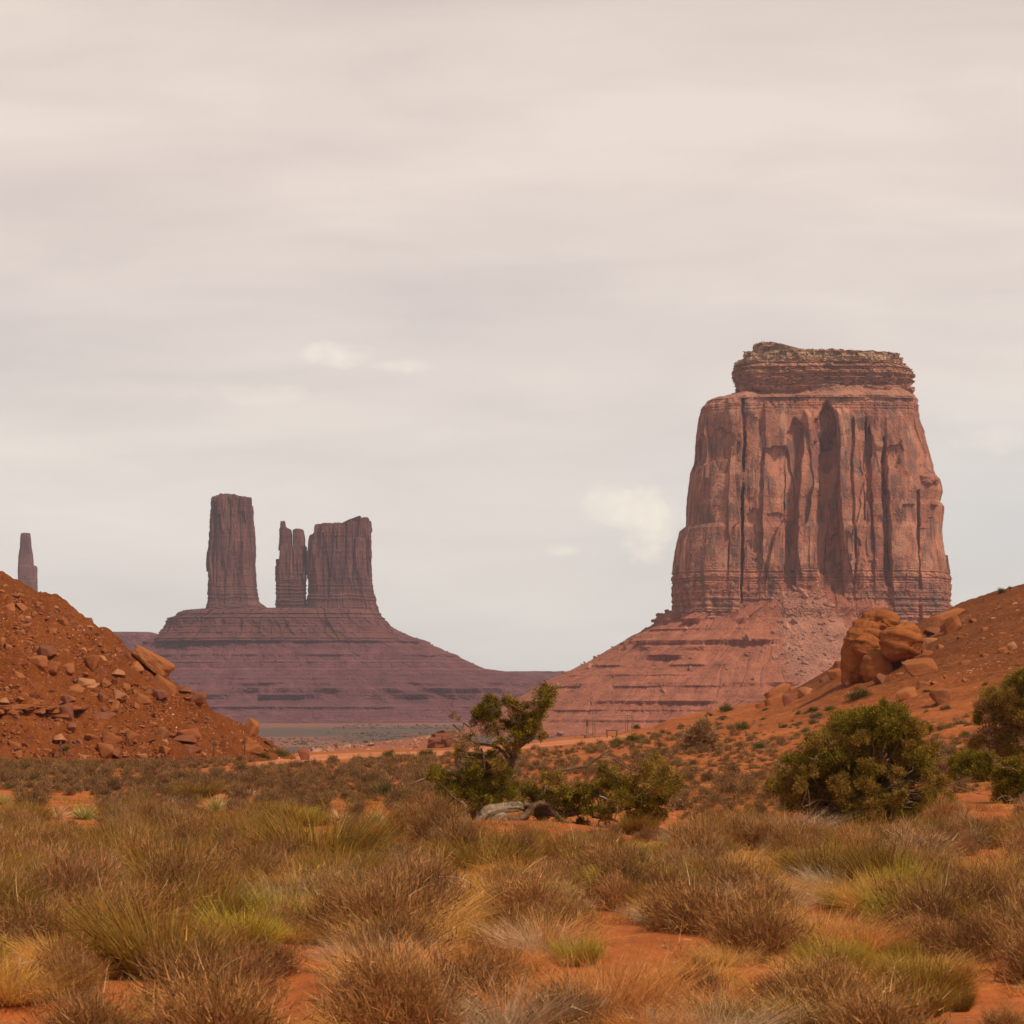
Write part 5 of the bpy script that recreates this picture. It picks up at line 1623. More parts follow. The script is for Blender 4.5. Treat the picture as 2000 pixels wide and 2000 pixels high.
for (d, x), z, zone in zip(cand, zs_, zn_):
    r_ = rng.random()
    px = CX + F * x / d
    K = K_BRUSH if r_ < 0.44 else K_GREYB if r_ < 0.57 else K_DEAD if r_ < 0.66 else K_OLIVE if r_ < 0.79 + 0.06 * zone else K_TAN if r_ < 0.96 else K_YELGRN
    if px > 1250 and K is K_BRUSH and rng.random() < 0.2: K = K_TAN
    size = 0.8 + 1.15 * rng.random() ** 0.9 if K in (K_BRUSH, K_GREYB, K_DEAD) else rng.uniform(1.0, 1.6) if K is K_OLIVE else rng.uniform(0.5, 1.1)
    size *= float(np.interp(d, [44, 78], [1.0, 0.62]))
    z = float(z)
    py = HY + (EYE - z) * F / d
    hp = size * 0.55 * F / d
    if bare(px, py, hp, 0.26 * size * F / d) or not free((x, d), size * 0.30):
        continue
    if px > 1260 and d > 66 and rng.random() < 0.7:      # sparser towards the right-hand slope
        continue
    if count[K] >= LIM[K]:
        continue
    K.put((x, d, z), size, GROUPS[K][0], GROUPS[K][1], rng, None, rng.uniform(0.85, 1.25) if K is not K_TAN else rng.uniform(0.5, 0.9))
    TAKEN.append((x, d, size * 0.30))
    count[K] += 1
print("thicket", {k_.name: v_ for k_, v_ in count.items()}, flush=True)

# ---- dry litter and seedling tufts between the bushes: nobody could count them
nl = 9500
ld = np.sqrt(rng.uniform(27 ** 2, 105 ** 2, nl))
lx_ = rng.uniform(-0.19, 0.19, nl) * ld
ok_l = vn(lx_ / 2.2, ld / 3.0, 0, 505) > -0.25
lpx, lpy = CX + F * lx_ / ld, HY + (EYE - base_h(lx_, ld)) * F / ld
for (cx_, cy_, rx, ry) in BARE[:29]:
    ok_l &= (((lpx - cx_) / rx) ** 2 + ((lpy - cy_) / ry) ** 2 > 0.55) | (rng.random(nl) < 0.12)
lx_, ld = lx_[ok_l], ld[ok_l]
lz = base_h(lx_, ld)
nb = 34
own = np.repeat(np.arange(len(lx_)), nb)
sz_ = np.repeat(rng.uniform(0.10, 0.34, len(lx_)), nb)
bp = np.stack([lx_[own], ld[own], lz[own] - 0.01], 1) + rng.normal(size=(len(own), 3)) * np.stack([sz_ * 0.45, sz_ * 0.45, sz_ * 0.0], 1)
bd = unit(rng.normal(size=(len(own), 3)) * (0.55, 0.55, 0.3) + (0, 0, 0.75))
tone = np.repeat(rng.integers(0, 4, len(lx_)), nb)
pl_ = np.array([BROWN[0], GREY[1], TAN[3], OLIVE[0]])[tone] * (1 + 0.2 * rng.normal(size=(len(own), 1))).clip(0.5, 1.6)
v_, f_, c_ = blades(bp, bd, sz_ * rng.uniform(0.4, 1.0, len(own)), np.full(len(own), 0.008), pl_ * 0.9, pl_ * 1.1, rng)
tag(link("undergrowth", np_mesh("undergrowth", v_, f_, M_LEAF, c_)), "thin dry grass and twig litter on the sand between the bushes", kind='stuff')

# ---- open plain: sagebrush dots; nearest as objects, the farther ones as one cover
pts = []
for _ in range(26000):
    px, py = rng.uniform(-30, 2030), HY + 60 + (rng.random() ** 0.8) * 195
    pts.append((px, py))
pts = np.array(pts)
Pd = drop(pts[:, 0], pts[:, 1])
on_hill = left_h(Pd[:, 0], Pd[:, 1]) > base_h(Pd[:, 0], Pd[:, 1]) - 0.25
clump = vn(Pd[:, 0] / 7.0, Pd[:, 1] / 14.0, 0, 414)
keep = []
for (px, py), P, oh, cp in zip(pts, Pd, on_hill, clump):
    if np.isnan(P[1]) or P[1] < 64 or P[1] > 276 or len(keep) > 5200:
        continue
    x, d = P[0], P[1]
    if oh:
        continue
    t0, t1 = np.interp(px, TRK[:, 0], TRK[:, 1]), np.interp(px, TRK[:, 0], TRK[:, 2])
    if 500 < px < 1240 and t0 - 6 < py < t1 + 3:
        continue
    if px > 1000 and py < np.interp(px, [1000, 1200, 1300, 1400, 1600, 1800, 2000], [1468, 1450, 1432, 1415, 1395, 1400, 1400]):
        if rng.random() < 0.985: continue
    berm = np.interp(px, [200, 300, 420, 520, 640], [1517, 1514, 1504, 1494, 1486])
    if 190 < px < 640 and abs(py - berm) < 5 and rng.random() < 0.9:
        continue
    dens = 0.9 if px < 900 else np.interp(px, [900, 1250, 1400, 1650, 2000], [0.62, 0.60, 0.52, 0.3, 0.2])
    dens *= 0.35 + 0.8 * (cp > -0.35)
    if rng.random() > dens:
        continue
    s_ = (0.42 + 0.72 * rng.random() ** 1.8) * (1.0 if px < 1000 else 0.8)
    if not free((x, d), s_ * np.interp(px, [850, 1100], [0.52, 0.64])):
        continue
    if d < 110 and bare(px, py, 0.5 * s_ * F / d, 0.2 * s_ * F / d):
        continue
    TAKEN.append((x, d, s_ * np.interp(px, [850, 1100], [0.46, 0.56])))
    keep.append((x, d, P[2], s_, px))
keep = np.array(keep)
show = keep[:, 3] / keep[:, 1]
order = np.argsort(-show)
lab_l = ("low brown-grey sagebrush dotting the flat plain left of the gnarled juniper", "sagebrush on the left plain")
lab_r = ("low grey sagebrush dotting the red slope right of the gnarled juniper", "sagebrush on the right slope")
for j in order[:262]:
    x, d, z, s_, px = keep[j]
    K_SAGE.put((x, d, z), s_, *(lab_l if px < 1040 else lab_r), rng, None, rng.uniform(0.75, 1.1))
rest = keep[order[262:]]
src = []
for m_ in [f_.data for f_ in K_SAGE.first]:
    v_ = np.empty(len(m_.vertices) * 3, np.float32); m_.vertices.foreach_get('co', v_)
    f_ = np.empty(len(m_.loops), np.int32); m_.loops.foreach_get('vertex_index', f_)
    c_ = np.empty(len(m_.vertices) * 4, np.float32); m_.color_attributes['Col'].data.foreach_get('color', c_)
    v_, f_, c_ = v_.reshape(-1, 3), f_.reshape(-1, 3), c_.reshape(-1, 4)[:, :3]
    src.append((v_[:1140], f_[:380], c_[:1140]))
parts = []
for j, (x, d, z, s_, px) in enumerate(rest):
    v_, f_, c_ = src[j % len(src)]
    a = rng.uniform(0, 6.28)
    rot = np.array(((math.cos(a), -math.sin(a), 0), (math.sin(a), math.cos(a), 0), (0, 0, 1)))
    ct = v_.reshape(-1, 3, 3).mean(1, keepdims=True)
    v2 = (ct + (v_.reshape(-1, 3, 3) - ct) * 1.8).reshape(-1, 3)
    tint = np.array((1.0, 1.0, 1.0)) * rng.uniform(0.8, 1.2) * (np.array((0.85, 1.0, 0.75)) if rng.random() < 0.25 else 1)
    parts.append(((v2 * s_ * (1, 1, rng.uniform(0.75, 1.1))) @ rot.T + (x, d, z - 0.03), f_, c_ * tint))
v_, f_, c_ = join(parts)
tag(link("shrubbery", np_mesh("shrubbery", v_, f_, M_LEAF, c_)), "far low sagebrush covering the plain towards the dirt track", kind='stuff')
print("plain", len(order), flush=True)

# ---- small dark shrubs dotting the bare red slope of the right hill
q = np.stack([rng.uniform(1250, 2020, 4200), rng.uniform(1375, 1585, 4200)], 1)
Pq = drop(q[:, 0], q[:, 1])
cq = vn(Pq[:, 0] / 6.0, Pq[:, 1] / 10.0, 0, 424)
ns_ = 0
for (px, py), P, cv in zip(q, Pq, cq):
    sil = np.interp(px, CREST[:, 0], CREST[:, 1])
    if np.isnan(P[1]) or P[1] > 272 or P[1] < 90 or ns_ >= 210 or py < sil + 18:
        continue
    if rng.random() > np.clip((py - 1370) / 90, 0.04, 1) * (0.35 + 0.65 * (cv > -0.1)) * (0.45 if px > 1650 else 1):
        continue
    s_ = 0.38 + 0.6 * rng.random() ** 2
    if not free((P[0], P[1]), s_ * 0.5):
        continue
    TAKEN.append((P[0], P[1], s_ * 0.5))
    K_SALT.put(P, s_, "small dark grey-green shrub dotting the bare red slope under the outcrop", "small shrubs on the right hill's slope", rng, None, rng.uniform(0.7, 1.05))
    ns_ += 1
print("slope", ns_)

# ---- single shrubs picked out on the slopes
for (px, py, wpx, zs, lab) in ((1203, 1456, 34, 0.8, "left one of two round green shrubs beside the picnic table"), (1236, 1450, 36, 0.85, "right one of two round green shrubs beside the picnic table"),
                               (1243, 1424, 18, 0.9, "small green shrub at the right post of the timber frame"), (1252, 1452, 16, 0.9, "tiny green shrub right of the two round green ones"),
                               (1450, 1428, 42, 0.85, "round dark green shrub on bare sand below the stacked tilted slabs"), (1678, 1367, 56, 0.75, "wide grey-green shrub on sand below the rounded outcrop"),
                               (1810, 1355, 20, 0.9, "little shrub between the two orange boulders"), (1590, 1392, 28, 0.8, "green shrub left of the large green juniper's top"),
                               (1622, 1390, 34, 0.6, "flat grey shrub just above the large green juniper"), (1560, 1398, 20, 0.9, "small dark shrub uphill of the stacked slabs' right side"),
                               (1420, 1392, 34, 0.9, "pale bushy shrub on the right hill's low crest"), (1385, 1400, 18, 0.8, "small shrub on the crest left of the pale bushy one"),
                               (1482, 1465, 34, 0.8, "olive shrub below the round dark green one"), (1520, 1510, 40, 0.8, "green shrub left of the large green juniper's lower branches"),
                               (1810, 1395, 18, 0.9, "tiny dark shrub below the undercut orange boulder"), (1885, 1440, 28, 0.8, "shrub with a pale stone, uphill of the dark juniper"),
                               (1875, 1455, 18, 0.8, "small sprig uphill of the dark juniper"), (1925, 1340, 20, 0.7, "faint shrub on the right slope above the corner juniper"),
                               (1955, 1160, 20, 1.1, "green shrub on the right hill's skyline"), (1972, 1152, 10, 1.2, "tiny shrub beside the green skyline shrub"),
                               (760, 1482, 36, 0.8, "green shrub on the track's near edge left of the juniper"), (835, 1480, 40, 0.8, "olive shrub close behind the juniper's left branches"), (545, 1478, 52, 0.45, "low green shrub strip where the track leaves the left hill"),
                               (515, 1482, 34, 0.6, "olive shrub at the left hill's right foot"), (130, 1466, 22, 0.7, "green shrub right of the left fence post"), (95, 1168, 12, 0.8, "tiny green shrub on the left hill's skyline"),
                               (745, 1556, 50, 1.0, "darker leafy shrub standing up from the plain left of the juniper")):
    P = at(px, py)
    if np.isnan(P[1]):
        P = at(px, py + 8)
    if np.isnan(P[1]):
        print("missed", lab); continue
    K_GREEN.put(P, by_width(P, wpx), lab, None, rng, None, zs)

# ---- dead branches lying in the brush
def dead_branch(label, lines, d, r0, cat="branch", spread=0.25):
    """lines of photo px; the branch lies at distance d"""
    k = d / F
    rg = np.random.default_rng(int(lines[0][0][0]))
    tubes = []
    org = np.array(((lines[0][0][0] - CX) * k, d, EYE + (HY - lines[0][0][1]) * k))
    for j, ln in enumerate(lines):
        p = np.array([((a - CX) * k, d + spread * math.sin(a * 0.11 + b * 0.07), EYE + (HY - b) * k) for a, b in ln])
        s_ = spline(p, 18) - org
        rad = np.linspace(r0 * (1 if j == 0 else 0.6), r0 * 0.25, 18)
        tubes.append(tube_np(s_, rad, 6, 0.2, j))
    o = link("dead_branch", tubes_mesh("dead_branch", tubes, M_TWIG), None, tuple(org))
    tag(o, label, cat)


zl = lambda L_, ox, oy, sc: [[(ox + a / sc, oy + b / sc) for a, b in ln] for ln in L_]
dead_branch("splayed bleached branch sticking up before the large olive-brown bush", zl([[(1530, 760), (1480, 690), (1455, 640), (1447, 600)], [(1520, 750), (1500, 690), (1540, 640), (1580, 625)], [(1530, 750), (1550, 690), (1610, 655)], [(1500, 710), (1470, 670), (1480, 640)],
                                                                                   [(1530, 755), (1570, 745), (1615, 725)], [(1510, 730), (1545, 670), (1600, 640)]], 0, 1450, 2.76), 50, 0.018)
dead_branch("forked bare stick lying on brown brush on the left", zl([[(365, 870), (375, 800), (415, 750), (370, 735), (325, 720)], [(415, 750), (440, 748), (460, 800)]], 0, 1450, 2.76), 42, 0.014)
dead_branch("looped bent twig at the left edge, near the bottom", zl([[(75, 1350), (100, 1260), (125, 1185), (80, 1150), (40, 1130)], [(125, 1185), (185, 1190), (180, 1270), (130, 1335)], [(100, 1260), (40, 1310), (0, 1360)]], 0, 1450, 2.76), 32, 0.011)
dead_branch("curved dry branch arching up in the centre brush", zl([[(1030, 570), (1000, 500), (1010, 440), (1080, 380), (1155, 340)], [(1005, 460), (1050, 480), (1100, 450)], [(1010, 500), (1050, 520), (1060, 460)], [(1030, 420), (1070, 420), (1120, 405)], [(1020, 540), (1060, 500), (1090, 470)]], 650, 1550, 2.76), 43, 0.014)
dead_branch("tangled dry branches on a bare sand mound, centre", zl([[(570, 455), (640, 450), (700, 460), (760, 500), (800, 560)], [(640, 450), (690, 500), (740, 520)], [(700, 460), (720, 440), (800, 450), (850, 520)], [(610, 460), (660, 480), (720, 480)], [(690, 470), (710, 510), (770, 530)], [(800, 455), (820, 500), (830, 550)]], 650, 1550, 2.76), 42, 0.014)
dead_branch("crooked whitish stick standing in sand near the bottom left of centre", zl([[(50, 1240), (100, 1160), (125, 1050), (60, 1000), (20, 1000)], [(125, 1050), (180, 1040), (215, 1060)]], 650, 1550, 2.76), 31, 0.016)
dead_branch("small dry sticks in front of the biggest dark olive bush", zl([[(870, 1310), (810, 1250), (770, 1190), (735, 1160)], [(810, 1230), (830, 1190)], [(860, 1300), (780, 1270), (690, 1230)], [(890, 1320), (900, 1270)]], 0, 1450, 2.76), 33, 0.012)

# ---------------------------------------------------------------- junipers
JGREEN = [(0.176, 0.143, 0.015), (0.238, 0.178, 0.018), (0.125, 0.103, 0.013), (0.301, 0.205, 0.024), (0.186, 0.125, 0.017)]
JOLIVE = [(0.267, 0.179, 0.031), (0.332, 0.218, 0.038), (0.214, 0.138, 0.027), (0.353, 0.195, 0.05)]
JDRY = [(0.364, 0.204, 0.094), (0.286, 0.168, 0.077), (0.442, 0.264, 0.132)]


def crown_parts(clumps, rng, dens=1.0, leaf=0.06, tone=0.25):
    """clumps: rows (x, y, z, radius, palette index 0 green 1 olive 2 dry)"""
    parts = []
    for (cx_, cy_, cz_, r, pi) in clumps:
        pal = (JGREEN, JOLIVE, JDRY)[int(pi)]
        n = int(dens * 760 * (r / 0.25) ** 1.8 * (0.35 if pi == 2 else 1))
        ns = max(5, int(14 * (r / 0.25) ** 1.6))
        sc_ = unit(rng.normal(size=(ns, 3))) * (r * rng.uniform(0.25, 0.9, ns) ** 0.7)[:, None] * (1.1, 1.1, 0.85)
        own = rng.integers(0, ns, n)
        p = sc_[own] + rng.normal(size=(n, 3)) * r * 0.19
        d = unit(unit(p + 1e-6) * 0.5 + unit(p - sc_[own] + 1e-6) * 0.6 + np.array((0, 0, 0.45)) + rng.normal(size=(n, 3)) * 0.35)
        tn = (1 + tone * rng.normal(size=(ns, 1)))[own].clip(0.5, 1.7)
        c0 = colmix(n, pal, rng) * tn
        c1 = colmix(n, pal, rng) * tn * 1.2
        parts.append(blades(p + (cx_, cy_, cz_), d, leaf * rng.uniform(0.6, 1.5, n), np.full(n, leaf * 0.42), c0, c1, rng))
    return parts


def limb(p0, p1, r0, r1, rng, sag=0.12, n=14):
    p0, p1 = np.asarray(p0, float), np.asarray(p1, float)
    L_ = np.linalg.norm(p1 - p0)
    mids = [p0 + (p1 - p0) * t + rng.normal(size=3) * sag * L_ * (1, 1, 0.7) * math.sin(math.pi * t) + np.array((0, 0, -0.06 * L_ * math.sin(math.pi * t))) for t in (0.25, 0.5, 0.75)]
    return tube_np(spline([p0] + mids + [p1], n), np.linspace(r0, r1, n), 6, 0.18, int(rng.integers(0, 99)))


# the gnarled juniper in the middle
JD = 74.0
jk = JD / F
jx = lambda a: (800 + a / 3.45 - CX) * jk
jz = lambda b: EYE + (HY - (1320 + b / 3.45)) * jk
rg = np.random.default_rng(31)
TR = [  # zoom px polyline, depth offsets start/end (m), radii start/end (m), material
    ([(440, 1075), (465, 985), (520, 905), (600, 880), (700, 872), (765, 872)], -0.95, -0.70, 0.15, 0.09, 'g'),
    ([(425, 1080), (455, 1000), (505, 935), (580, 895), (680, 885), (770, 880)], -1.08, -0.75, 0.09, 0.05, 'g'),
    ([(455, 1080), (480, 960), (540, 885), (620, 868), (720, 862)], -0.8, -0.6, 0.09, 0.04, 'g'),
    ([(470, 1085), (500, 1000), (560, 930), (640, 905), (740, 900)], -1.1, -0.9, 0.07, 0.03, 'b'),
    ([(470, 1080), (510, 1040), (570, 965), (630, 930), (655, 985), (720, 1040)], -1.15, -1.05, 0.10, 0.04, 'g'),
    ([(500, 1070), (560, 980), (630, 935), (700, 962), (780, 935), (845, 865), (915, 850)], -1.05, -0.7, 0.11, 0.09, 'b'),
    ([(765, 872), (900, 905), (1050, 930), (1250, 900), (1350, 908), (1500, 880), (1600, 850), (1700, 770)], 0.1, 0.3, 0.13, 0.03, 'b'),
    ([(640, 980), (760, 985), (850, 1010), (940, 1070)], -0.1, -0.5, 0.13, 0.06, 'b'),
    ([(915, 850), (980, 930), (1050, 980), (1150, 1010)], -0.3, -0.6, 0.08, 0.03, 'b'),
    ([(1470, 1040), (1530, 960), (1600, 900), (1700, 830), (1740, 740)], 0.2, 0.2, 0.09, 0.03, 'b'),
    ([(1520, 1050), (1600, 985), (1700, 960), (1760, 900)], 0.3, 0.5, 0.06, 0.02, 'b'),
    ([(1230, 945), (1340, 965), (1410, 985)], 0.1, 0.2, 0.05, 0.02, 'b'),
    ([(560, 900), (600, 820), (640, 720), (680, 620), (705, 540), (745, 465), (835, 415)], 0.3, 0.2, 0.12, 0.05, 'b'),
    ([(690, 600), (620, 505), (560, 470), (430, 450), (350, 380), (290, 330)], 0.25, 0.5, 0.055, 0.018, 'b'),
    ([(702, 545), (620, 440), (590, 350), (545, 290), (520, 220)], 0.2, 0.1, 0.06, 0.02, 'b'),
    ([(745, 465), (850, 340), (885, 250), (930, 150)], 0.2, 0.3, 0.06, 0.02, 'b'),
    ([(700, 540), (720, 400), (740, 300), (755, 220)], 0.3, 0.0, 0.05, 0.015, 'b'),
    ([(500, 620), (495, 540), (480, 480)], 0.3, 0.3, 0.035, 0.015, 'b'),
    ([(425, 1015), (375, 965), (340, 915), (318, 880)], -1.1, -1.2, 0.05, 0.015, 'g'),
    ([(390, 985), (372, 930), (382, 880), (350, 835)], -1.1, -1.1, 0.07, 0.04, 'g'),
    ([(370, 1070), (355, 1010), (360, 985)], -0.4, -0.4, 0.03, 0.015, 'g'),
    ([(450, 980), (380, 800), (330, 690), (330, 630), (312, 560), (352, 530)], 0.3, 0.6, 0.08, 0.03, 'b'),
    ([(330, 640), (380, 600), (335, 580), (360, 520)], 0.2, 0.2, 0.04, 0.02, 'g'),
    ([(330, 690), (230, 640), (150, 690), (60, 708), (0, 738)], 0.6, 0.8, 0.035, 0.010, 'g'),
    ([(915, 730), (980, 650), (1100, 622), (1200, 600), (1262, 552), (1345, 498)], 0.0, -0.4, 0.05, 0.012, 'b'),
    ([(1262, 552), (1320, 545), (1385, 557)], -0.3, -0.4, 0.02, 0.008, 'g'),
    ([(1240, 590), (1290, 620), (1345, 652)], -0.3, -0.5, 0.02, 0.008, 'g'),
    ([(845, 865), (900, 790), (920, 725)], -0.2, 0.0, 0.06, 0.05, 'b'),
    ([(640, 732), (700, 690), (765, 618)], -0.1, -0.2, 0.03, 0.012, 'g'),
    ([(690, 880), (660, 820), (635, 795)], -0.2, -0.3, 0.03, 0.01, 'g'), ([(735, 850), (745, 810), (735, 775)], -0.2, -0.3, 0.025, 0.01, 'g'),
    ([(1280, 810), (1370, 850), (1395, 900), (1360, 1010)], -0.3, -0.4, 0.02, 0.008, 'g'), ([(1370, 850), (1430, 862)], -0.3, -0.4, 0.015, 0.006, 'g'),
    ([(350, 380), (300, 390), (240, 380)], 0.4, 0.4, 0.015, 0.006, 'g'), ([(430, 450), (330, 430), (280, 400)], 0.4, 0.5, 0.015, 0.006, 'g'), ([(350, 380), (360, 320), (330, 280)], 0.4, 0.4, 0.015, 0.006, 'g'),
]
tb, tg, limb_ends = [], [], []
j_org = np.array((jx(450), JD, float(base_h(jx(450), JD))))
dz = float(base_h(jx(450), JD)) - jz(1085)
for (ln, d0, d1, r0, r1, mt) in TR:
    m_ = len(ln)
    p = np.array([(jx(a), JD + d0 + (d1 - d0) * i / (m_ - 1), jz(b) + dz * max(0, (b - 900) / 185) * 0) for i, (a, b) in enumerate(ln)])
    n = 9 * m_
    s_ = spline(p, n)
    s_ = s_ + 0.012 * np.stack([vn(np.arange(n) * 0.5, i + 3, 0, m_) for i in range(3)], 1)
    (tg if mt == 'g' else tb).append(tube_np(s_ - j_org, np.linspace(r0, r1, n), 16 if r0 > 0.06 else 8, 0.5, int(ln[0][0]) % 50))
    limb_ends.append(s_[::4])
CL = [(925, 110, 60, 0), (900, 165, 52, 0), (865, 230, 50, 0), (850, 300, 52, 0), (830, 340, 50, 0), (750, 205, 42, 1), (690, 190, 48, 1), (650, 170, 34, 0), (560, 175, 48, 0), (520, 215, 62, 0), (465, 245, 50, 0), (555, 275, 48, 0), (500, 290, 44, 1),
      (740, 300, 62, 0), (765, 370, 64, 0), (805, 400, 42, 0), (640, 330, 44, 1), (690, 350, 40, 0), (450, 330, 44, 2), (360, 425, 44, 2), (410, 400, 40, 2), (300, 270, 30, 2), (350, 490, 38, 1), (430, 560, 46, 0), (500, 620, 40, 1), (565, 540, 38, 0), (440, 480, 40, 2), (520, 400, 40, 2),
      (190, 655, 52, 0), (150, 690, 40, 1), (240, 720, 60, 0), (255, 790, 62, 0), (230, 850, 50, 0), (255, 915, 46, 0), (300, 860, 50, 0), (400, 680, 62, 0), (420, 760, 82, 0), (480, 830, 72, 0), (440, 895, 62, 0), (540, 780, 62, 0), (570, 850, 50, 0), (330, 780, 50, 0),
      (650, 780, 52, 0), (690, 830, 46, 0), (780, 760, 54, 0), (800, 835, 60, 0), (870, 800, 52, 0), (950, 820, 60, 0), (900, 870, 52, 0), (1020, 840, 62, 0), (1100, 830, 62, 0), (1150, 860, 52, 0), (1060, 900, 52, 0), (1160, 765, 52, 0), (980, 690, 54, 1), (905, 680, 36, 1), (1050, 760, 46, 0), (1200, 900, 46, 0),
      (1020, 1015, 62, 0), (1100, 1045, 50, 0), (960, 1035, 42, 0), (1170, 1005, 42, 0), (860, 955, 40, 0), (1260, 1040, 36, 1), (920, 930, 40, 0),
      (1330, 660, 62, 0), (1400, 715, 70, 0), (1300, 730, 50, 0), (1450, 780, 62, 0), (1420, 830, 60, 0), (1350, 850, 50, 1), (1500, 700, 46, 1), (1600, 620, 50, 1), (1670, 590, 52, 1), (1700, 655, 72, 1), (1770, 720, 70, 1), (1720, 780, 72, 0), (1640, 740, 62, 1), (1590, 820, 62, 0),
      (1680, 860, 62, 0), (1650, 930, 62, 0), (1580, 980, 50, 0), (1500, 940, 42, 0), (1700, 950, 42, 1), (1480, 860, 42, 2), (1785, 800, 42, 2), (1560, 900, 42, 0), (1540, 770, 48, 1), (1400, 920, 36, 2), (1760, 860, 44, 2)]
CL += [(600, 600, 50, 1), (640, 650, 50, 0), (560, 680, 56, 0), (500, 700, 56, 0), (460, 650, 52, 0), (690, 470, 46, 1), (720, 420, 46, 0), (600, 440, 40, 1), (560, 370, 44, 1), (390, 480, 40, 2), (420, 620, 46, 1), (820, 300, 44, 1), (880, 390, 36, 1), (330, 460, 36, 2), (620, 720, 50, 0), (700, 760, 46, 0), (1250, 820, 50, 0), (1230, 740, 44, 1), (1280, 900, 44, 0), (1330, 960, 40, 1), (1600, 700, 56, 1), (1540, 840, 50, 0), (1480, 720, 46, 0)]
allp = np.concatenate(limb_ends)
rows, extra = [], []
for (a, b, r, pi) in CL:
    c = np.array((jx(a), JD + rg.normal(0, 0.45), jz(b)))
    near = allp[np.argmin(((allp - c) ** 2).sum(1))]
    extra.append(limb(near - j_org, c - j_org, 0.022, 0.008, rg, 0.15, 8))
    rows.append((*(c - j_org), r / 3.45 * jk * 1.22, pi))
    for _k in range(5 if pi == 2 else 1):
        q0 = c - j_org + rg.normal(0, 0.05, 3)
        extra.append(limb(q0, q0 + np.array((rg.normal(-0.12 if a < 600 else 0.1, 0.2), rg.normal(0, 0.15), rg.uniform(0.0, 0.42))), 0.011, 0.004, rg, 0.2, 7))
jun = empty("juniper", tuple(j_org), "gnarled old juniper with a twisted grey trunk sprawling across the middle", "tree")
link("trunk", tubes_mesh("trunk", tb + extra, M_BARK), jun)
for tg_ in tg:
    link("bleached_limb", tubes_mesh("bleached_limb", [tg_], M_GREY), jun)
v_, f_, c_ = join(crown_parts(rows, rg, 1.3, 0.058))
link("crown", np_mesh("crown", v_, f_, M_JUN, c_), jun)


def juniper(label, base_px, depth, clumps, zoom, seed, trunk_r, name="juniper", dens=1.0, deadwood=14, leaf=0.06, forks=None):
    """clumps in crop px (x, y, r, palette); zoom = (ox, oy, scale)"""
    ox, oy, sc = zoom
    P = at(*base_px)
    D = P[1] if depth is None else depth
    k = D / F
    rg = np.random.default_rng(seed)
    bx, bz = (base_px[0] - CX) * k, float(terrain((base_px[0] - CX) * k, D))
    org = np.array((bx, D, bz))
    tx = lambda a: (ox + a / sc - CX) * k
    tz = lambda b: EYE + (HY - (oy + b / sc)) * k
    cl = []
    W_ = np.ptp([tx(c[0]) for c in clumps])
    for (a, b, r, pi) in clumps:
        edge = abs(tx(a) - bx) / (W_ * 0.5 + 1e-6)
        cl.append((tx(a), D + rg.uniform(-1, 0.8) * W_ * 0.26 * math.sqrt(max(0.05, 1 - min(1, edge) ** 2)), tz(b), r / sc * k * 1.14, pi))
    cl = np.array(cl)
    # fill behind with a second layer so that the crown is as deep as it is wide
    bk_ = cl.copy()
    bk_[:, 1] += W_ * rg.uniform(0.12, 0.34, len(bk_))
    bk_[:, 0] += rg.normal(0, 0.15, len(bk_))
    bk_[:, 2] -= rg.uniform(0, 0.12, len(bk_))
    nx_ = len(cl)
    ex_ = cl[rg.integers(0, len(cl), nx_)].copy()
    ex_[:, 0] = bx + (ex_[:, 0] - bx) * rg.uniform(0.2, 0.9, nx_) + rg.normal(0, 0.2, nx_)
    ex_[:, 1] = D - rg.uniform(0.1, 0.30, nx_) * W_
    ex_[:, 2] += rg.normal(0, 0.15, nx_)
    ex_[:, 3] *= 0.85
    allc = np.concatenate([cl, bk_, ex_])
    allc[:, :3] -= org
    allc[:, 2] = np.maximum(allc[:, 2], allc[:, 3] * 0.6)
    top = allc[:, 2].max()
    tubes, dead = [], []
    fork = [np.array((rg.normal(0, 0.06) * W_, rg.normal(0, 0.05) * W_, top * f)) for f in (0.14, 0.22, 0.30, 0.38)]
    for fk in fork:
        tubes.append(limb((rg.normal(0, trunk_r * 0.5), rg.normal(0, trunk_r * 0.5), -0.15), fk, trunk_r, trunk_r * 0.6, rg, 0.08))
    for c in allc:
        f0 = min(fork, key=lambda q: np.linalg.norm(q - c[:3]) + (2.0 if q[2] > c[2] + 0.3 else 0))
        tubes.append(limb(f0, c[:3] - (c[:3] - f0) * 0.12, trunk_r * 0.28, 0.010, rg, 0.12, 12))
    for _ in range(deadwood):
        c = cl[rg.integers(0, len(cl))][:3] - org
        s_ = c + np.array((rg.normal(0, 0.25), -0.35, rg.normal(0, 0.2)))
        e_ = s_ + np.array((rg.normal(0, 0.45), -0.2, rg.uniform(-0.2, 0.5)))
        dead.append(limb(s_, e_, 0.011, 0.004, rg, 0.2, 8))
        for _k in range(3):
            m_ = s_ + (e_ - s_) * rg.uniform(0.4, 0.9)
            dead.append(limb(m_, m_ + np.array((rg.normal(0, 0.2), rg.normal(0, 0.1), rg.uniform(-0.1, 0.25))), 0.007, 0.003, rg, 0.2, 6))
    root = empty(name, tuple(org), label, "tree")
    link("trunk", tubes_mesh("trunk", tubes, M_BARK), root)
    if dead:
        link("dead_twig", tubes_mesh("dead_twig", dead, M_DEADW), root)["kind"] = "stuff"
    v_, f_, c_ = join(crown_parts(allc, rg, dens, leaf))
    link("crown", np_mesh("crown", v_, f_, M_JUN, c_), root)
    return root


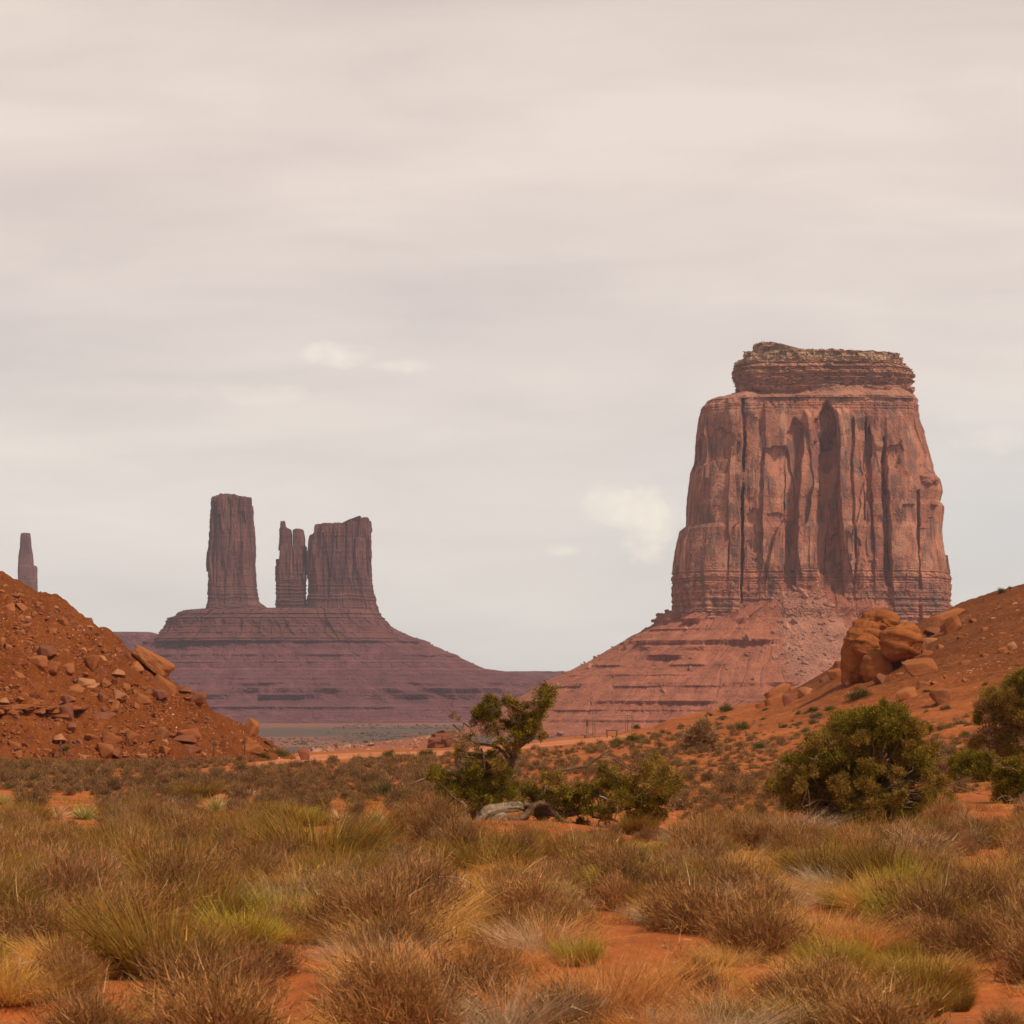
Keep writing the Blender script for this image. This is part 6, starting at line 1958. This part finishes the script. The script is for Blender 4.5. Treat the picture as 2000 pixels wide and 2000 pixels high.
Z6 = (1400, 1300, 3.22)
J2 = [(1120, 285, 62, 0), (1060, 320, 70, 0), (1150, 340, 66, 0), (960, 320, 66, 0), (880, 320, 60, 0), (900, 380, 66, 0), (1000, 390, 76, 0), (1100, 400, 76, 0), (790, 380, 62, 0), (740, 400, 44, 1), (1200, 400, 60, 0), (1250, 420, 56, 1), (1310, 400, 44, 1),
      (820, 440, 60, 1), (700, 450, 66, 1), (620, 470, 58, 1), (580, 530, 56, 1), (660, 540, 66, 0), (560, 590, 66, 0), (640, 610, 76, 0), (740, 520, 60, 1), (860, 520, 60, 1), (960, 480, 66, 0), (1060, 490, 70, 0), (1160, 490, 70, 0), (1250, 500, 66, 0), (1320, 520, 60, 1),
      (1340, 590, 56, 0), (1250, 590, 66, 0), (1150, 580, 60, 1), (930, 600, 56, 1), (820, 600, 60, 1), (720, 640, 66, 0), (560, 670, 56, 1), (480, 690, 56, 1), (420, 720, 56, 1), (370, 760, 42, 1), (450, 780, 66, 1), (540, 760, 66, 1), (640, 730, 66, 1), (740, 740, 66, 1), (840, 700, 66, 0), (840, 790, 66, 0),
      (960, 700, 60, 1), (1060, 720, 56, 1), (980, 790, 66, 1), (1080, 790, 60, 1), (1180, 790, 56, 1), (1240, 700, 62, 0), (1330, 680, 56, 1), (1400, 720, 50, 1), (1420, 780, 46, 2), (1340, 780, 60, 1), (1470, 840, 40, 1), (1380, 850, 50, 1), (1280, 850, 60, 0), (1190, 880, 62, 0), (1080, 880, 66, 1),
      (960, 880, 62, 1), (460, 860, 56, 2), (540, 850, 62, 1), (640, 830, 66, 1), (720, 880, 62, 1), (780, 920, 56, 1), (620, 920, 60, 2), (560, 930, 44, 2), (690, 970, 46, 2), (860, 880, 62, 0), (880, 960, 56, 0), (980, 960, 50, 2), (1120, 950, 56, 0), (1210, 950, 50, 0), (1300, 920, 50, 1), (1400, 960, 50, 0), (1450, 980, 40, 0), (1320, 990, 40, 0), (1500, 985, 30, 1)]
juniper("large dense green juniper on the right, broad crown touching the ground", (1690, 1612), 76.0, J2, Z6, 61, 0.16, dens=1.25, deadwood=9)
J3 = [(1560, 590, 56, 0), (1620, 580, 56, 0), (1680, 610, 56, 0), (1530, 640, 50, 0), (1600, 660, 66, 0), (1680, 680, 60, 0), (1540, 710, 50, 0), (1620, 740, 66, 0), (1700, 740, 56, 0), (1520, 770, 44, 0), (1580, 800, 56, 0), (1560, 850, 44, 0), (1640, 800, 56, 0), (1740, 660, 46, 1), (1760, 620, 40, 1), (1740, 790, 50, 0)]
juniper("small dark juniper with a thick bare trunk, right of the large green one", (1925, 1590), 92.0, J3, Z6, 62, 0.20, dens=1.2, deadwood=5)
J4 = [(1900, 110, 66, 0), (1960, 90, 70, 0), (1930, 190, 66, 0), (1850, 190, 60, 1), (1780, 180, 60, 1), (1710, 180, 56, 1), (1680, 230, 44, 2), (1740, 250, 60, 1), (1830, 260, 66, 1), (1910, 280, 66, 0), (1980, 220, 70, 0), (1800, 320, 60, 1), (1880, 350, 66, 1), (1960, 350, 66, 0), (1720, 330, 40, 2), (1640, 330, 40, 0), (1760, 390, 56, 2),
      (1690, 420, 50, 2), (1660, 480, 46, 1), (1720, 480, 56, 2), (1800, 450, 62, 1), (1880, 450, 62, 1), (1960, 450, 66, 0), (1760, 540, 50, 2), (1700, 560, 36, 2), (1840, 530, 56, 1), (1930, 540, 60, 0), (2020, 150, 66, 0), (2040, 300, 70, 0), (2030, 460, 66, 0), (2090, 220, 60, 0), (2100, 380, 66, 0)]
juniper("juniper with sparse bare-branched crown cut by the right edge", (2012, 1572), 96.0, J4, Z6, 63, 0.16, dens=1.1, deadwood=16)
J5 = [(1800, 660, 56, 0), (1870, 650, 56, 0), (1930, 680, 60, 0), (1790, 740, 56, 0), (1860, 740, 62, 0), (1940, 770, 62, 0), (1800, 820, 56, 1), (1870, 830, 62, 1), (1950, 860, 62, 0), (1820, 900, 50, 1), (1890, 910, 56, 1), (1950, 940, 50, 1), (1860, 980, 46, 2), (1920, 1000, 46, 1), (2010, 720, 66, 0), (2020, 830, 66, 0), (2010, 930, 60, 0)]
juniper("low olive juniper in the right corner under the sparse-crowned one", (2005, 1618), 79.0, J5, Z6, 64, 0.12, dens=1.15, deadwood=10)
# bare scrubby tree on the slope
J6 = [(1040 + a, 600 + b, r, 2) for a, b, r in ((-350, 10, 26), (-310, 0, 26), (-290, 30, 26), (-370, 45, 26), (-330, 45, 30), (-295, 70, 24), (-375, 85, 22), (-340, 90, 26), (-310, 110, 22))]
juniper("small leafless brown tree standing alone on the red slope", (1370, 1474), None, [(a, b, r, 2) for a, b, r in ((690, 640, 28), (730, 620, 28), (750, 655, 26), (665, 675, 28), (710, 670, 32), (745, 690, 26), (660, 705, 22), (700, 705, 26), (735, 720, 22))], (1000, 1100, 1.932), 65, 0.07, "bare_tree", 0.9, 16, 0.10)
# ---------------------------------------------------------------- the small built things
M_POST = wood_mat("old_timber", (0.10, 0.055, 0.035), (0.20, 0.115, 0.07), 8)
M_TIMB = wood_mat("orange_timber", (0.34, 0.15, 0.075), (0.48, 0.24, 0.13), 8)  # orange-brown timber, lighter than the posts
M_PALEW = wood_mat("grey_pole", (0.20, 0.14, 0.11), (0.30, 0.22, 0.17), 8)
M_STONE = rock_mat("rough_stone", (0.20, 0.10, 0.06), (0.25, 0.13, 0.08), (0.3, 0.17, 0.11))


def box_bm(bm, c, s, rot=(0, 0, 0), bev=0.02):
    r_ = bmesh.ops.create_cube(bm, size=1.0)
    bmesh.ops.transform(bm, matrix=Matrix.Translation(c) @ Euler(rot).to_matrix().to_4x4() @ Matrix.Diagonal((*s, 1)), verts=r_['verts'])
    if bev:
        es = list({e for v_ in r_['verts'] for e in v_.link_edges})
        bmesh.ops.bevel(bm, geom=es, offset=bev, segments=1, affect='EDGES')


def part(name, root, mat, boxes):
    bm = bmesh.new()
    for b in boxes:
        box_bm(bm, *b)
    me = bpy.data.meshes.new(name)
    bm.to_mesh(me)
    bm.free()
    me.materials.append(mat)
    return link(name, me, root)


def pole(name, root, mat, p0, p1, r):
    pts = np.linspace(p0, p1, 8) + 0.012 * np.stack([vn(np.arange(8) * 0.6, i, p0[0] * 3, 7) for i in range(3)], 1)
    return link(name, tubes_mesh(name, [tube_np(pts, np.linspace(r, r * 0.85, 8), 8, 0.1)], mat), root)


def site(px, py):
    P = at(px, py)
    return P, P[1] / F


# fence posts on the left plain
for (px, py, hpx, lab) in ((118, 1483, 36, "leftmost thin fence post, in front of the sandy gully"), (418, 1488, 44, "taller fence post at the brush edge near the track"), (478, 1476, 22, "short fence post at the left hill's right foot"), (530, 1468, 14, "stubby fence post at the hill's far right tip")):
    P, k = site(px, py)
    h = hpx * k
    root = empty("fence_post", tuple(P), lab, "fence post", "fence posts under the left hill")
    pole("post", root, M_POST, (0, 0, -0.1), (0.02, 0, h), 0.055)
    pole("cross_stub", root, M_POST, (-0.10, -0.05, h * 0.86), (0.12, -0.05, h * 0.88), 0.025)

# trail sign post with a stone foot
P, k = site(1147, 1443)
u_ = k
root = empty("sign_post", tuple(P), "narrow dark panel on two legs above a stone foot, left of the timber frame", "sign")
part("panel", root, M_POST, [((0, 0, 31 * u_), (4.2 * u_, 0.10, 13 * u_))])
for s_ in (-1, 1):
    pole("leg", root, M_POST, (s_ * 1.4 * u_, 0, 7 * u_), (s_ * 1.4 * u_, 0, 26 * u_), 0.45 * u_)
part("stone_foot", root, M_STONE, [((0, 0, 4 * u_), (11 * u_, 9 * u_, 8.5 * u_), (0, 0, 0.2), 0.05)])
# low bench
P, k = site(1166, 1442)
u_ = k
root = empty("low_bench", tuple(P), "low wooden bench between the sign post and the picnic table", "bench")
part("seat", root, M_TIMB, [((0, 0, 4.4 * u_), (12 * u_, 6 * u_, 1.2 * u_))])
for s_ in (-1, 1):
    part("leg", root, M_POST, [((s_ * 4.5 * u_, 0, 1.9 * u_), (1.4 * u_, 5 * u_, 3.8 * u_))])
# picnic table
P, k = site(1195, 1441)
u_ = k
root = empty("picnic_table", tuple(P), "rough wooden table with an orange top beside two green shrubs", "table")
part("tabletop", root, M_TIMB, [((0, 0, 16 * u_), (26 * u_, 11 * u_, 2.0 * u_)), ((0, 0, 14.2 * u_), (24 * u_, 9 * u_, 1.4 * u_))])
for (sx_, sy_) in ((-1, -1), (1, -1), (-1, 1), (1, 1)):
    part("leg", root, M_POST, [((sx_ * 9.5 * u_, sy_ * 3.6 * u_, 6.6 * u_), (2.2 * u_, 2.2 * u_, 13.4 * u_), (0, sx_ * 0.08, 0))])
P2 = P + np.array((4 * u_, -1 * u_, 0))
for j, (dx, s_, lab) in enumerate(((-2.5, 5.5, "larger dark stone under the wooden table"), (3.5, 4.6, "smaller dark stone under the wooden table"))):
    o = bpy.data.objects.new("stone", BLOCKS_D[4])
    COL.objects.link(o)
    o.location = (P2[0] + dx * u_, P2[1] + 0.3 * j, P2[2] + s_ * u_ * 0.4)
    o.scale = (s_ * u_ * 0.6,) * 3
    tag(o, lab, "rock")
# open timber frame
P, k = site(1198, 1438)
D = P[1] + 7
u_ = D / F
q = lambda px, py: ((px - 1198) * u_, 0.0, EYE + (HY - py) * u_ - P[2])
root = empty("timber_frame", (((1198 - CX) * u_), D, P[2]), "skeletal frame of thin grey poles standing behind the wooden table", "pole frame")
low = min(-0.5, float(base_h((1198 - CX) * u_, D)) - P[2] - 0.3)
for (px, py) in ((1158, 1400), (1162, 1401), (1222, 1396.5), (1226, 1396.5), (1235, 1396), (1237.5, 1395.5)):
    a = np.array(q(px, py))
    wob = 0.0 if int(px) % 2 == 0 else 0.9
    gz_ = float(base_h((px - CX) * u_, D + wob)) - P[2] - 0.2
    pole("post", root, M_PALEW, (a[0], wob, min(gz_, a[2] - 1.0)), (a[0], wob, a[2]), 0.75 * u_)
pole("top_rail", root, M_PALEW, np.array(q(1156, 1400.5)), np.array(q(1222, 1397)), 0.8 * u_)
pole("top_rail", root, M_PALEW, np.array(q(1222, 1397)), np.array(q(1239, 1395.5)), 0.75 * u_)
pole("top_rail", root, M_PALEW, np.array(q(1158, 1403)) + (0, 0.9, 0), np.array(q(1236, 1400)) + (0, 0.9, 0), 0.4 * u_)
# ---------------------------------------------------------------- air
hz, t = mat_new("haze_air")
vol = t.n('ShaderNodeVolumePrincipled', {'Color': (0.82, 0.80, 1.0, 1), 'Density': HAZE, 'Anisotropy': 0.0})
t.t.links.new(vol.outputs[0], t.n('ShaderNodeOutputMaterial').inputs[1])
bm = bmesh.new()
bmesh.ops.create_cube(bm, size=1.0)
me = bpy.data.meshes.new("haze")
x0, x1, y0, y1, z0, z1 = -7200, 7200, -90, 9300, -26, 420
for v_ in bm.verts:
    v_.co = ((x0 + x1) / 2 + v_.co.x * (x1 - x0), (y0 + y1) / 2 + v_.co.y * (y1 - y0), (z0 + z1) / 2 + v_.co.z * (z1 - z0))
bm.to_mesh(me)
bm.free()
me.materials.append(hz)
tag(link("haze", me), "thin pale haze over the whole valley", kind='stuff')
